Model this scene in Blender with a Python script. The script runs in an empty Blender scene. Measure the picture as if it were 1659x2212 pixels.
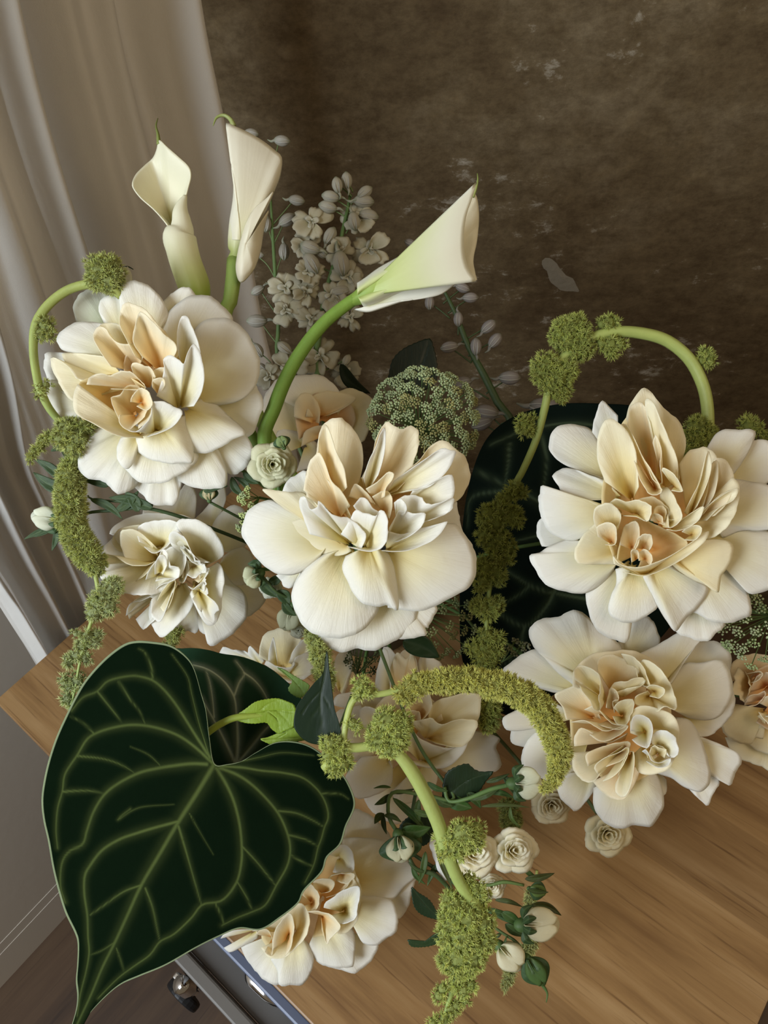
import bpy, math, random
import numpy as np
from mathutils import Vector, Matrix, noise

# ------------------------------------------------------------------ camera
F = 1650.0                      # focal length in pixels of the 1659 x 2212 frame
CX, CY = 829.5, 1106.0
PITCH, ROLL = math.radians(50), math.radians(10)
CAMH, TABLE_Z = 1.37, 0.75
S = bpy.context.scene
COL = S.collection
dn = Vector((math.sin(ROLL)*math.cos(PITCH), math.cos(ROLL)*math.cos(PITCH), math.sin(PITCH)))  # down, in camera axes x right, y down, z forward
ex = (Vector((1, 0, 0)) - dn*dn.x).normalized()
gy = dn.cross(ex)
if gy.z < 0: gy = -gy
def c2w(v): return Vector((v.dot(ex), v.dot(gy), -v.dot(dn)))
EYE = Vector((0, 0, CAMH))
XA, YA, ZA = c2w(Vector((1, 0, 0))), c2w(Vector((0, -1, 0))), c2w(Vector((0, 0, -1)))
cd = bpy.data.cameras.new('camera'); cam = bpy.data.objects.new('camera', cd); COL.objects.link(cam)
cam.matrix_world = Matrix(((XA.x, YA.x, ZA.x, EYE.x), (XA.y, YA.y, ZA.y, EYE.y), (XA.z, YA.z, ZA.z, EYE.z), (0, 0, 0, 1)))
cd.sensor_fit = 'VERTICAL'; cd.sensor_height = 36.0; cd.lens = 36.0*F/2212.0; cd.clip_start = 0.02
S.camera = cam

def P(x, y, d):
    return EYE + c2w(Vector(((x-CX)/F*d, (y-CY)/F*d, d)))
def ray(x, y): return c2w(Vector(((x-CX)/F, (y-CY)/F, 1)))
def on_z(x, y, z):
    r = ray(x, y); return EYE + r*((z-CAMH)/r.z)
def on_plane(x, y, p0, n):
    r = ray(x, y); return EYE + r*((p0-EYE).dot(n)/r.dot(n))
A1 = math.radians(51)
D1 = Vector((math.cos(A1), math.sin(A1), 0)); D2 = Vector((math.sin(A1), -math.cos(A1), 0))

# ------------------------------------------------------------------ world, lights, exposure
w = bpy.data.worlds.new('world'); S.world = w; w.use_nodes = True
w.node_tree.nodes['Background'].inputs[0].default_value = (0.85, 0.66, 0.42, 1)
w.node_tree.nodes['Background'].inputs[1].default_value = 0.15
def area(name, loc, target, sx, sy, power, color):
    l = bpy.data.lights.new(name, 'AREA'); l.shape = 'RECTANGLE'; l.size = sx; l.size_y = sy; l.energy = power; l.color = color
    o = bpy.data.objects.new(name, l); COL.objects.link(o); o.location = loc
    o.rotation_euler = (Vector(target)-Vector(loc)).to_track_quat('-Z', 'Y').to_euler(); return o
area('window_light', (-1.05, -0.62, 1.80), (0.05, 0.40, 0.95), 0.55, 1.0, 30, (0.82, 0.91, 1.0))
area('wall_fill_light', (1.15, -0.25, 2.1), (0.6, 0.75, 1.35), 0.9, 0.9, 9.0, (1.0, 0.80, 0.55))  # added warm fill, brightens the upper right of the mottled wall
wl_ = area('curtain_glow_light', (-1.03, -0.08, 1.45), (-1.03+.777, -0.08-.629, 1.35), 0.7, 1.3, 4.5, (0.95, 0.95, 0.98))  # added lamp behind the curtain so the linen glows; no window is built
S.view_settings.view_transform = 'Standard'; S.view_settings.look = 'None'
S.view_settings.gamma = 1; S.view_settings.use_curve_mapping = False; S.view_settings.exposure = 0.0
rnd = random.Random(7)

# ------------------------------------------------------------------ materials
def mat(name, rough=0.6, color=(.8, .8, .8), metal=0, spec=0.4):
    m = bpy.data.materials.new(name); m.use_nodes = True
    b = m.node_tree.nodes['Principled BSDF']
    b.inputs['Base Color'].default_value = (*color, 1); b.inputs['Roughness'].default_value = rough
    b.inputs['Metallic'].default_value = metal; b.inputs['Specular IOR Level'].default_value = spec
    return m, m.node_tree, b
def nd(nt, t, **kw):
    n = nt.nodes.new(t)
    for k, v in kw.items():
        if hasattr(n, k): setattr(n, k, v)
        else: n.inputs[k].default_value = v
    return n
def coords(nt, kind='Object', scale=(1, 1, 1), rot=(0, 0, 0), loc=(0, 0, 0)):
    t = nd(nt, 'ShaderNodeTexCoord'); m = nd(nt, 'ShaderNodeMapping')
    m.inputs['Scale'].default_value = scale; m.inputs['Rotation'].default_value = rot; m.inputs['Location'].default_value = loc
    nt.links.new(t.outputs[kind], m.inputs[0]); return m.outputs[0]
def noise_n(nt, vec, scale, detail=4, rough=.5, dist=0):
    n = nd(nt, 'ShaderNodeTexNoise', Scale=scale, Detail=detail, Roughness=rough, Distortion=dist)
    nt.links.new(vec, n.inputs['Vector']); return n.outputs[0]
def ramp(nt, fac, stops):
    r = nd(nt, 'ShaderNodeValToRGB'); e = r.color_ramp.elements
    while len(e) < len(stops): e.new(0.5)
    for q, (p, c) in zip(e, stops): q.position = p; q.color = (*c, 1)
    nt.links.new(fac, r.inputs[0]); return r.outputs[0]
def mixc(nt, fac, a, b, blend='MIX'):
    m = nd(nt, 'ShaderNodeMix', data_type='RGBA', blend_type=blend)
    if isinstance(fac, float): m.inputs[0].default_value = fac
    else: nt.links.new(fac, m.inputs[0])
    for s, v in ((6, a), (7, b)):
        if isinstance(v, tuple): m.inputs[s].default_value = (*v, 1)
        else: nt.links.new(v, m.inputs[s])
    return m.outputs[2]
def bump(nt, b, h, strength, dist=0.001):
    n = nd(nt, 'ShaderNodeBump', Strength=strength, Distance=dist)
    nt.links.new(h, n.inputs['Height']); nt.links.new(n.outputs[0], b.inputs['Normal'])
def col_mat(name, rough, trans, bump_s=0.0, bscale=(60, 4, 1), spec=0.3, sss=0.0, coat=0.0, var=0.0):
    """colour comes from the vertex colours that carry the plant's own pigment; a share of light passes through"""
    m, nt, b = mat(name, rough, spec=spec)
    a = nd(nt, 'ShaderNodeVertexColor', layer_name='Col'); c = a.outputs[0]
    if var:
        n = noise_n(nt, coords(nt, 'Object'), 90, 5, .6)
        c = mixc(nt, n, c, mixc(nt, 1.0, c, (1-var, 1-var, 1-var*.8), 'MULTIPLY'))
    nt.links.new(c, b.inputs['Base Color'])
    if sss: b.inputs['Subsurface Weight'].default_value = sss; b.inputs['Subsurface Radius'].default_value = (.6, .5, .3); b.inputs['Subsurface Scale'].default_value = .004
    if coat: b.inputs['Coat Weight'].default_value = coat
    if bump_s:
        v = coords(nt, 'UV', bscale); h = noise_n(nt, v, 1.0, 4, .6, .4)
        h2 = noise_n(nt, coords(nt, 'UV', (9, 5, 1)), 1.0, 3, .5, .6)
        mx = nd(nt, 'ShaderNodeMath', operation='ADD'); nt.links.new(h, mx.inputs[0]); nt.links.new(h2, mx.inputs[1])
        bump(nt, b, mx.outputs[0], bump_s, .0012)
    if trans:
        t = nd(nt, 'ShaderNodeBsdfTranslucent'); nt.links.new(c, t.inputs[0])
        ms = nd(nt, 'ShaderNodeMixShader'); ms.inputs[0].default_value = trans
        nt.links.new(b.outputs[0], ms.inputs[1]); nt.links.new(t.outputs[0], ms.inputs[2])
        nt.links.new(ms.outputs[0], nt.nodes['Material Output'].inputs[0])
    return m
M_PETAL = col_mat('rose_petal', .5, .40, .28, var=.05)
M_CALLA = col_mat('calla_spathe', .42, .22, .12, (50, 2, 1), spec=.4)
M_GREEN = col_mat('green_stem', .5, .10, .15, (10, 40, 1), spec=.4, var=.3)
M_LEAF = col_mat('leaf_blade', .45, .14, .25, (30, 6, 1), spec=.35, var=.25)
M_VELVET = col_mat('velvet_leaf', .75, .02, .12, (40, 40, 1), spec=.0, var=.25)
M_GLOSS = col_mat('glossy_leaf', .34, .04, .05, (30, 6, 1), spec=.10, var=.3)
M_TASSEL = col_mat('amaranth_bract', .7, .35, 0, spec=.15)
M_UMBEL = col_mat('umbel_floret', .7, .2, 0, spec=.15)

def wood(name, lo, mid, hi, ang, scale=1.0, rough=.42):
    m, nt, b = mat(name, rough, spec=.4)
    v = coords(nt, 'Object', (2.2*scale, 26*scale, 26*scale), (0, 0, ang))
    n1 = noise_n(nt, v, 2.2, 6, .62, .35)
    v2 = coords(nt, 'Object', (6*scale, 190*scale, 100*scale), (0, 0, ang))
    n2 = noise_n(nt, v2, 1.6, 3, .6, .1)
    v3 = coords(nt, 'Object', (0.6*scale, 17*scale, 17*scale), (0, 0, ang))
    n3 = nd(nt, 'ShaderNodeTexWhiteNoise', noise_dimensions='1D')
    sep = nd(nt, 'ShaderNodeSeparateXYZ'); nt.links.new(v3, sep.inputs[0])
    fl = nd(nt, 'ShaderNodeMath', operation='FLOOR'); nt.links.new(sep.outputs[1], fl.inputs[0]); nt.links.new(fl.outputs[0], n3.inputs['W'])
    c = ramp(nt, n1, [(.28, lo), (.5, mid), (.72, hi)])
    d = ramp(nt, n2, [(.30, (.45, .38, .32)), (.42, (1, 1, 1))])
    c = mixc(nt, .75, c, d, 'MULTIPLY')
    st = ramp(nt, n3.outputs[0], [(0, (.82, .80, .78)), (1, (1.08, 1.08, 1.06))])
    c = mixc(nt, 1.0, c, st, 'MULTIPLY')
    nt.links.new(c, b.inputs['Base Color']); bump(nt, b, n2, .12, .0005)
    return m
M_TABLE = wood('table_wood', (.155, .078, .027), (.250, .140, .053), (.33, .203, .090), 0)
M_FLOOR = wood('floor_wood', (.045, .023, .010), (.075, .040, .018), (.10, .058, .028), 0, .55, .6)

def wall_mat():
    m, nt, b = mat('mottled_plaster', .85, spec=.2)
    v = coords(nt, 'Object')
    n1 = noise_n(nt, v, 4.5, 10, .72, .1); n2 = noise_n(nt, coords(nt, 'Object', (1, 1, 1.8)), 34, 8, .74, .15); n3 = noise_n(nt, v, 150, 5, .7)
    n4 = noise_n(nt, coords(nt, 'Object', (1, 1, 1), loc=(3, 1, 7)), 5.0, 7, .7, .3)
    c = ramp(nt, n1, [(.30, (.060, .037, .016)), (.50, (.108, .076, .038)), (.70, (.190, .148, .090))])
    c2 = ramp(nt, n2, [(.36, (.62, .58, .52)), (.55, (1, 1, 1)), (.70, (1.25, 1.25, 1.22))])
    c = mixc(nt, .85, c, c2, 'MULTIPLY')
    c3 = ramp(nt, n3, [(.33, (.7, .66, .6)), (.6, (1.05, 1.05, 1.05))])
    c = mixc(nt, .5, c, c3, 'MULTIPLY')
    mul = nd(nt, 'ShaderNodeMath', operation='MULTIPLY'); nt.links.new(n4, mul.inputs[0]); nt.links.new(n2, mul.inputs[1])
    pal = ramp(nt, mul.outputs[0], [(.325, (0, 0, 0)), (.41, (.5, .5, .5))])
    c = mixc(nt, pal, c, (.46, .43, .36))
    nt.links.new(c, b.inputs['Base Color']); bump(nt, b, n2, .35, .004)
    return m
M_WALL = wall_mat()
M_PLAIN, _nt, _b = mat('painted_wall', .6, (.60, .54, .46)); bump(_nt, _b, noise_n(_nt, coords(_nt), 60, 4), .1, .002)
M_BOARD, _, _ = mat('baseboard_paint', .6, (.60, .54, .46), spec=.15)
M_STEEL, _, _ = mat('grey_metal', .45, (.075, .068, .062), .0)
M_BLUE, _, _ = mat('blue_grey_metal', .4, (.085, .10, .15), .1)
M_RAIL, _, _ = mat('rail_metal', .5, (.11, .10, .088), .1)
M_CHROME, _, _ = mat('chrome', .12, (.85, .85, .86), 1)
M_BLACK, _, _ = mat('black_rubber', .45, (.012, .012, .013))
M_VASE, _, _ = mat('dark_ceramic', .4, (.03, .028, .022))
M_PATCH, _nt, _b = mat('pale_paint', .85, (.165, .14, .10)); bump(_nt, _b, noise_n(_nt, coords(_nt), 120, 4), .5, .003)
def cloth_mat():
    m, nt, b = mat('white_linen', .85, (.88, .86, .81), spec=.1)
    v = coords(nt, 'UV', (420, 900, 1)); n = noise_n(nt, v, 1, 3, .6)
    n2 = noise_n(nt, coords(nt, 'UV', (14, 10, 1)), 1, 4, .55, .3)
    mx = nd(nt, 'ShaderNodeMath', operation='MULTIPLY_ADD'); mx.inputs[1].default_value = 5.0
    nt.links.new(n2, mx.inputs[0]); nt.links.new(n, mx.inputs[2]); bump(nt, b, mx.outputs[0], .28, .0016)
    t = nd(nt, 'ShaderNodeBsdfTranslucent'); t.inputs[0].default_value = (.82, .80, .78, 1)
    ms = nd(nt, 'ShaderNodeMixShader'); ms.inputs[0].default_value = .45
    nt.links.new(b.outputs[0], ms.inputs[1]); nt.links.new(t.outputs[0], ms.inputs[2]); nt.links.new(ms.outputs[0], nt.nodes['Material Output'].inputs[0])
    return m
M_CLOTH = cloth_mat()

# ------------------------------------------------------------------ object helpers
def tag(o, label=None, cat=None, group=None, kind=None):
    if label: o['label'] = label
    if cat: o['category'] = cat
    if group: o['group'] = group
    if kind: o['kind'] = kind
    return o
GROUPS = {'garden_rose': 'large garden roses of the bouquet', 'calla_lily': 'calla lilies at the top of the bouquet', 'anthurium_leaf': 'heart-shaped veined leaves',
          'amaranthus': 'green amaranth strands', 'lace_flower': 'lace flower umbels', 'delphinium': 'delphinium stems at the back', 'spray_rose': 'small spray roses and buds',
          'lisianthus': 'small white folded flowers', 'dark_leaf': 'single dark leaves'}
def thing(name, loc, label, cat, group=None):
    o = bpy.data.objects.new(name, None); o.empty_display_size = .01; COL.objects.link(o); o.location = loc
    return tag(o, label, cat, group or GROUPS.get(name))
def mesh_obj(name, verts, faces, m, parent=None, cols=None, uvs=None, smooth=True, solid=0.0):
    me = bpy.data.meshes.new(name)
    off = parent_world(parent)
    if isinstance(verts, np.ndarray): verts = (verts - np.array(off)).tolist()
    else: verts = [tuple(Vector(v)-off) for v in verts]
    me.from_pydata(verts, [], faces)
    if cols is not None:
        ca = me.color_attributes.new('Col', 'FLOAT_COLOR', 'POINT')
        arr = np.ones((len(verts), 4), dtype=np.float32); arr[:, :3] = np.clip(np.array(cols, dtype=np.float32), 0, 1)
        ca.data.foreach_set('color', arr.ravel())
    if uvs is not None:
        ul = me.uv_layers.new(name='UVMap'); li = np.empty(len(me.loops), dtype=np.int32); me.loops.foreach_get('vertex_index', li)
        ul.data.foreach_set('uv', np.array(uvs, dtype=np.float32)[li].ravel())
    if smooth: me.polygons.foreach_set('use_smooth', [True]*len(me.polygons))
    me.materials.append(m); me.update()
    o = bpy.data.objects.new(name, me); COL.objects.link(o)
    if parent: o.parent = parent
    if solid:
        s = o.modifiers.new('thickness', 'SOLIDIFY'); s.thickness = solid; s.offset = 0
    return o
def parent_world(p):
    v = Vector((0, 0, 0))
    while p is not None: v = v + Vector(p.location); p = p.parent
    return v
def part_empty(name, loc, parent):
    o = bpy.data.objects.new(name, None); o.empty_display_size = .005; COL.objects.link(o); o.parent = parent
    o.location = Vector(loc)-parent_world(parent); return o

EYE_A = np.array(EYE); BX, BY, BZ = np.array(XA), -np.array(YA), -np.array(ZA)
def W(xy, h, d0):
    """photo pixels + height towards the lens (in pixels of the depth d0) -> world points"""
    xy = np.atleast_2d(np.asarray(xy, float)); h = np.asarray(h, float)
    d = d0*(1-h/F)
    return EYE_A + ((xy[:, 0]-CX)/F*d)[:, None]*BX + ((xy[:, 1]-CY)/F*d)[:, None]*BY + d[:, None]*BZ if h.ndim else EYE_A + ((xy[:, 0]-CX)/F*d)[:, None]*BX + ((xy[:, 1]-CY)/F*d)[:, None]*BY + d*BZ

def catmull(pts, n, closed=False):
    p = np.array(pts, float); k = len(p)
    if k == 1: return np.repeat(p, n, 0)
    if closed: q = np.vstack([p[-1], p, p[0], p[1]]); segs = k
    else: q = np.vstack([2*p[0]-p[1], p, 2*p[-1]-p[-2]]); segs = k-1
    seglen = np.linalg.norm(q[2:2+segs]-q[1:1+segs], axis=1)+1e-6
    cum = np.concatenate([[0], np.cumsum(seglen)]); t = np.linspace(0, cum[-1], n, endpoint=not closed)
    i = np.clip(np.searchsorted(cum, t, side='right')-1, 0, segs-1); u = ((t-cum[i])/seglen[i])[:, None]
    a, b, c, d = q[i], q[i+1], q[i+2], q[i+3]
    return .5*((2*b)+(-a+c)*u+(2*a-5*b+4*c-d)*u**2+(-a+3*b-3*c+d)*u**3)

def grid_faces(nu, nv, wrap=False, flip=False):
    f = []
    for i in range(nu-1):
        for j in range(nv if wrap else nv-1):
            k = (j+1) % nv
            q = (i*nv+j, i*nv+k, (i+1)*nv+k, (i+1)*nv+j)
            f.append(q[::-1] if flip else q)
    return f

def smoothstep(a, b, x):
    t = np.clip((x-a)/(b-a), 0, 1); return t*t*(3-2*t)

def petal(parent, base, outline, d0, hb=0, ht=0, bulge=0, arch=0, ruf=5, curl=2.0, c_in=(.9, .72, .42), c_mid=(.92, .86, .66), c_out=(.92, .91, .86),
          reach=.45, bw=.26, name='petal', m=None, solid=.0003, nr=14, nf=None, seed=None, jag=1.5, wid=1.0):
    """a petal as a curved fan: rows run from its base to its rim, which has its own height all along"""
    r = random.Random(seed if seed is not None else rnd.random()*1e6)
    base = np.array(base, float); o = np.array(outline, float).reshape(-1, 2)
    per = np.linalg.norm(np.diff(o, axis=0), axis=1).sum()
    nf = nf or int(min(64, max(20, per/7)))
    rim = catmull(o, nf); f = np.linspace(0, 1, nf)
    hts = np.interp(f, np.linspace(0, 1, len(ht)), ht) if isinstance(ht, (tuple, list)) else np.full(nf, float(ht))
    ph = [r.random()*6.28 for _ in range(8)]
    kf = 1.8 if ruf >= 8 else 1.0; k1, k2, k3 = (.7+r.random()*.8)*kf, (1.6+r.random()*1.4)*kf, (4+r.random()*3)*kf
    wave = np.sin(f*6.28*k1+ph[0])*.55+np.sin(f*6.28*k2+ph[1])*.35+np.sin(f*6.28*k3+ph[2])*.18
    edge = np.sin(f*6.28*k2+ph[3])*.9+np.sin(f*6.28*k3+ph[6])*.6+np.sin(f*6.28*k3*2.3+ph[4])*.4
    dirv = rim-base; ln = np.linalg.norm(dirv, axis=1)[:, None]+1e-6
    rim = rim+dirv/ln*edge[:, None]*jag*np.sin(np.pi*f)[:, None]
    s = np.linspace(0, 1, nr)**.9
    V = []; C = []; U = []
    ci, cm, co = map(np.array, (c_in, c_mid, c_out)); tint = 1+(r.random()-.5)*.05
    for a in s:
        # the blade narrows near its base (claw) by pulling rows to the middle line
        foot = base+(rim-rim[nf//2])*bw*.5*np.clip(ln/ln.max(), 0, 1)
        xy = foot+(rim-foot)*a
        mid = base+(rim[nf//2]-base)*a
        h = hb*(1-a)+hts*a+bulge*math.sin(math.pi*a**.85)+arch*(.65 if hb < -5 else 1)*a**1.1*np.sin(np.pi*f)
        h = h+ruf*wave*a**2.2-curl*max(0, a-.78)**2*16
        fold = np.sin(f*6.28*k1+ph[5])*ruf*.30*math.sin(math.pi*a)*np.sin(np.pi*f)
        h = h+fold
        V.append(W(xy, h, d0))
        t = smoothstep(0, reach, a); t2 = smoothstep(reach*.7, min(1, reach*2.1), a)
        c = ci*(1-t)+cm*t; c = c*(1-t2)+co*t2
        C.append(np.tile(c*tint, (nf, 1))); U.append(np.stack([f*wid, np.full(nf, a*.8)], 1))
    return mesh_obj(name, np.vstack(V), grid_faces(nr, nf, flip=True), m or M_PETAL, parent, np.vstack(C), np.vstack(U), solid=solid)

def tube_pts(path, n, closed=False): return catmull(path, n)
def tube(name, pts, radii, m, parent, col=(.3, .45, .12), col2=None, seg=10, n=None, cap=True):
    """pts in world space"""
    n = n or max(8, len(pts)*6)
    p = catmull([tuple(v) for v in pts], n); R = np.interp(np.linspace(0, 1, n), np.linspace(0, 1, len(radii)), radii)
    T = np.gradient(p, axis=0); T /= np.linalg.norm(T, axis=1)[:, None]+1e-9
    up = np.array([.3, .2, .93]); V = []; C = []; U = []
    c1 = np.array(col); c2 = np.array(col2 if col2 else col)
    N = np.cross(T[0], up); N /= np.linalg.norm(N)
    for i in range(n):
        N = N-T[i]*N.dot(T[i]); N /= np.linalg.norm(N); B = np.cross(T[i], N)
        for j in range(seg):
            a = 2*math.pi*j/seg; k = 1+.05*math.cos(3*a)
            V.append(p[i]+(N*math.cos(a)+B*math.sin(a))*R[i]*k)
            C.append(c1+(c2-c1)*i/(n-1)); U.append((j/seg, i/n*3))
    f = grid_faces(n, seg, wrap=True)
    if cap: f.append(tuple(range(seg))[::-1]); f.append(tuple(range((n-1)*seg, n*seg)))
    return mesh_obj(name, np.array(V), f, m, parent, C, U)
def tube_px(name, path, d, radii, m, parent, **k):
    """path of (x, y[, h]) photo pixels at depth d; radii in pixels"""
    pts = [tuple(W([q[:2]], (q[2] if len(q) > 2 else 0)*1.0, d)[0]) for q in path]
    return tube(name, pts, [r*d/F for r in radii], m, parent, **k)

def box(name, p, ax, ay, az, m, parent=None, bevel=0.0, kind=None):
    """box from corner p along three edge vectors"""
    V = [p, p+ax, p+ax+ay, p+ay, p+az, p+ax+az, p+ax+ay+az, p+ay+az]
    f = [(0, 3, 2, 1), (4, 5, 6, 7), (0, 1, 5, 4), (1, 2, 6, 5), (2, 3, 7, 6), (3, 0, 4, 7)]
    o = mesh_obj(name, V, f, m, parent, smooth=False)
    if bevel:
        b = o.modifiers.new('bevel', 'BEVEL'); b.width = bevel; b.segments = 2
    if kind: o['kind'] = kind
    return o

# ------------------------------------------------------------------ the setting
LC = on_z(0-12, 1514, TABLE_Z)                       # left corner of the table top
ZV = Vector((0, 0, 1))
wl0 = on_z(0, 2132, 0)                            # a point where the left wall meets the floor
ROTZ = A1
def oriented(o, rot):                              # turn the local axes so that wood grain follows the thing
    me = o.data; R = Matrix.Rotation(-rot, 4, 'Z'); me.transform(R); o.rotation_euler = (0, 0, rot)
fl = box('floor', Vector((-3, -3, -.05)), Vector((7, 0, 0)), Vector((0, 7, 0)), Vector((0, 0, .05)), M_FLOOR, kind='structure'); oriented(fl, A1)
wlen = 1.35
wn = Vector((-D1.y, D1.x, 0))                      # into the left wall (away from the room)
backdist = 0.54                                    # the mottled wall meets the left wall behind the curtain and runs off obliquely behind the table
A2 = math.radians(-5); DB = Vector((math.cos(A2), math.sin(A2), 0)); DBN = Vector((-DB.y, DB.x, 0))
corner = wl0 + D1*((LC+D1*backdist-wl0).dot(D1))
w1 = box('wall_left', corner-D1*2.6, D1*2.6, wn*.1, ZV*2.8, M_PLAIN, kind='structure')
w2 = box('wall_back', corner, DB*2.8, DBN*.1, ZV*2.8, M_WALL, kind='structure')
bb = box('baseboard_left', corner-D1*2.6-wn*.0016, D1*2.6, wn*.0016, ZV*.075, M_BOARD, kind='structure')
box('trim_1', corner-D1*2.6-wn*.0008, D1*2.6, wn*.0008, ZV*.098, M_BOARD, kind='structure')
# flaked pale patches of the mottled wall, thin raised paint
def flake(outl, k):
    n = -DBN; p0 = corner-DBN*.0012
    c = np.mean(np.array(outl).reshape(-1, 2), axis=0); pts = catmull(np.array(outl).reshape(-1, 2), 28, True)
    V = [on_plane(c[0], c[1], p0, n)]+[on_plane(x+rnd.uniform(-3, 3), y+rnd.uniform(-3, 3), p0+DBN*.001, n) for x, y in pts]
    f = [(0, 1+i, 1+(i+1) % 28) for i in range(28)]
    o = mesh_obj('paint_flake', V, f, M_PATCH, None, smooth=False); o.parent = w2; return o
flake([1172, 565, 1195, 560, 1215, 585, 1240, 610, 1252, 630, 1215, 628, 1188, 605], 0)

# curtain: two overlapping linen panels hanging in front of the left wall
def curtain(name, left, right, off, folds, label, seed, z=0):
    p0 = wl0-wn*off; n = wn; nu, nv = 150, 90
    L = catmull(left, nv); R = catmull(right, nv); V = []; U = []
    for j in range(nv):
        for i in range(nu):
            u = i/(nu-1); e = 0
            x = L[j][0]*(1-u)+R[j][0]*u; y = L[j][1]*(1-u)+R[j][1]*u
            q = on_plane(x, y, p0, n)
            for (c, wd, am) in folds:
                cc = c+.015*math.sin(j/nv*5+c*20)
                e += am*math.exp(-((u-cc)/wd)**2)
            e += .004*noise.noise(Vector((u*9, j/nv*3, seed)))+.0025*noise.noise(Vector((u*28, j/nv*5, seed+5)))
            V.append(q-n*e); U.append((u, j/nv))
    o = mesh_obj(name, V, grid_faces(nv, nu), M_CLOTH, None, None, U, solid=.0008)
    tag(o, label, 'curtain'); return o
curtain('curtain', [(-520, -330), (-300, 300), (-60, 900), (60, 1300), (150, 1700)], [(370, -330), (404, 0), (468, 300), (512, 480), (556, 700), (640, 1000), (760, 1500)], .13,
        [(.30, .035, .018), (.46, .045, .045), (.545, .03, -.035), (.63, .05, .02), (.76, .04, .022), (.86, .05, -.02), (.97, .04, .02)],
        'white linen curtain hanging behind the calla lilies, reaching to the mottled wall', 1)
curtain('curtain', [(-900, -330), (-500, 300), (-110, 1130), (0, 1310), (75, 1430), (160, 1580)], [(-420, -330), (-150, 300), (0, 730), (48, 967), (97, 1081), (186, 1280), (300, 1560)], .165,
        [(.12, .06, .02), (.3, .06, -.02), (.5, .07, .022), (.7, .05, -.02), (.9, .06, .02)],
        'bluish white curtain panel at the left frame edge, its slanting hem behind the table corner', 2)

# table on castors
tb = thing('table', LC-ZV*TABLE_Z, 'light wooden trolley table with a grey metal frame under the flowers', 'table')
TL, TW, TT = 0.64, 0.38, .016
top = box('table_top', LC-ZV*TT, D2*TL, D1*TW, ZV*TT, M_TABLE, tb, bevel=.0015); oriented(top, A1-math.pi/2)
# outside the left edge: hinged metal side frame, lower rail, chrome catch and castor
def bar(name, a, b, wd, th, m, par, up=ZV):
    t = (b-a).normalized(); s = t.cross(up).normalized()
    return box(name, a-s*wd/2-up*th/2, b-a, s*wd, up*th, m, par, bevel=.0015)
e1 = LC+D2*.10-ZV*(TT+.004); 
ap = box('side_frame', LC+D2*.29-D1*.008-ZV*(TT+.006), D2*(TL-.30), D1*.009, ZV*.012, M_BLUE, tb, bevel=.002)
box('side_lip', LC+D2*.24-D1*.026-ZV*(TT+.03), D2*(TL-.24), D1*.018, ZV*.004, M_STEEL, tb, bevel=.001)
box('lower_rail', LC+D2*.22-D1*.038-ZV*(TT+.036), D2*(TL-.20), D1*.011, ZV*.018, M_RAIL, tb, bevel=.002)
a2 = P(440, 2075, .83); b2 = P(540, 1975, .85)
bar('lower_rail', a2, b2, .03, .02, M_STEEL, tb)
lg = P(500, 2010, .80)
bar('leg', P(440, 2020, .82), P(432, 2085, 1.12), .028, .02, M_STEEL, tb, up=D1)
# chrome catch
ct = on_plane(575, 2137, LC-ZV*(TT+.018), ZV)
tube('catch', [ct-D2*.020+ZV*.002, ct-D2*.010+ZV*.010, ct+D2*.008+ZV*.010, ct+D2*.018+ZV*.002], [.003, .0065, .0058, .0025], M_CHROME, tb, n=20)
def castor(c):
    cs = part_empty('castor', c, tb)
    ax = D1
    for s in (-1, 1):
        V = []; n = 24
        for k in range(2):
            for i in range(n):
                t = 2*math.pi*i/n; V.append(c+ax*s*(.006+k*.012)+D2*.024*math.cos(t)+ZV*.024*math.sin(t))
        f = grid_faces(2, n, wrap=True)+[tuple(range(n))[::-1], tuple(range(n, 2*n))]
        o = mesh_obj('wheel', V, f, M_BLACK, cs, smooth=False); bv = o.modifiers.new('b', 'BEVEL'); bv.width = .003; bv.segments = 2
    box('fork', c-ax*.004-D2*.012+ZV*.01, ax*.008, D2*.03, ZV*.03, M_CHROME, cs, bevel=.002)
    tube('swivel', [c+ZV*.03+D2*.01, c+ZV*.06+D2*.01], [.012, .010], M_CHROME, cs, n=6)
cc = on_z(412, 2130, .30); castor(cc)

# ------------------------------------------------------------------ vase hidden under the flowers
VC = on_z(800, 1330, TABLE_Z)
vs = thing('vase', VC, 'low dark bowl standing on the table under the middle of the flowers', 'vase')
V = []; prof = [(.035, 0), (.05, .01), (.055, .04), (.045, .075), (.048, .085), (.043, .085), (.04, .07), (.048, .04), (.001, .012)]
for r_, z_ in prof:
    for j in range(32): V.append(VC+Vector((r_*math.cos(j*math.pi/16), r_*math.sin(j*math.pi/16), z_)))
mesh_obj('bowl', V, grid_faces(len(prof), 32, wrap=True)+[tuple(range(32))[::-1]], M_VASE, vs)
MOUTH = VC+ZV*.08

def stem_to_vase(parent, x, y, h, d, r=4.0, col=(.10, .20, .05)):
    a = Vector(W([(x, y)], h*1.0, d)[0]); b = MOUTH+Vector((rnd.uniform(-.02, .02), rnd.uniform(-.02, .02), -.03))
    m1 = a.lerp(b, .5)+Vector((0, .01, .0)); m0 = a.lerp(b, .12)-Vector(BZ*-.006)
    m0 = a.lerp(b, .15)+Vector(BZ)*.012
    return tube('stem', [a, m0, m1, b], [r*d/F, r*d/F, r*d/F], M_GREEN, parent, col=col, n=18)

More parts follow.
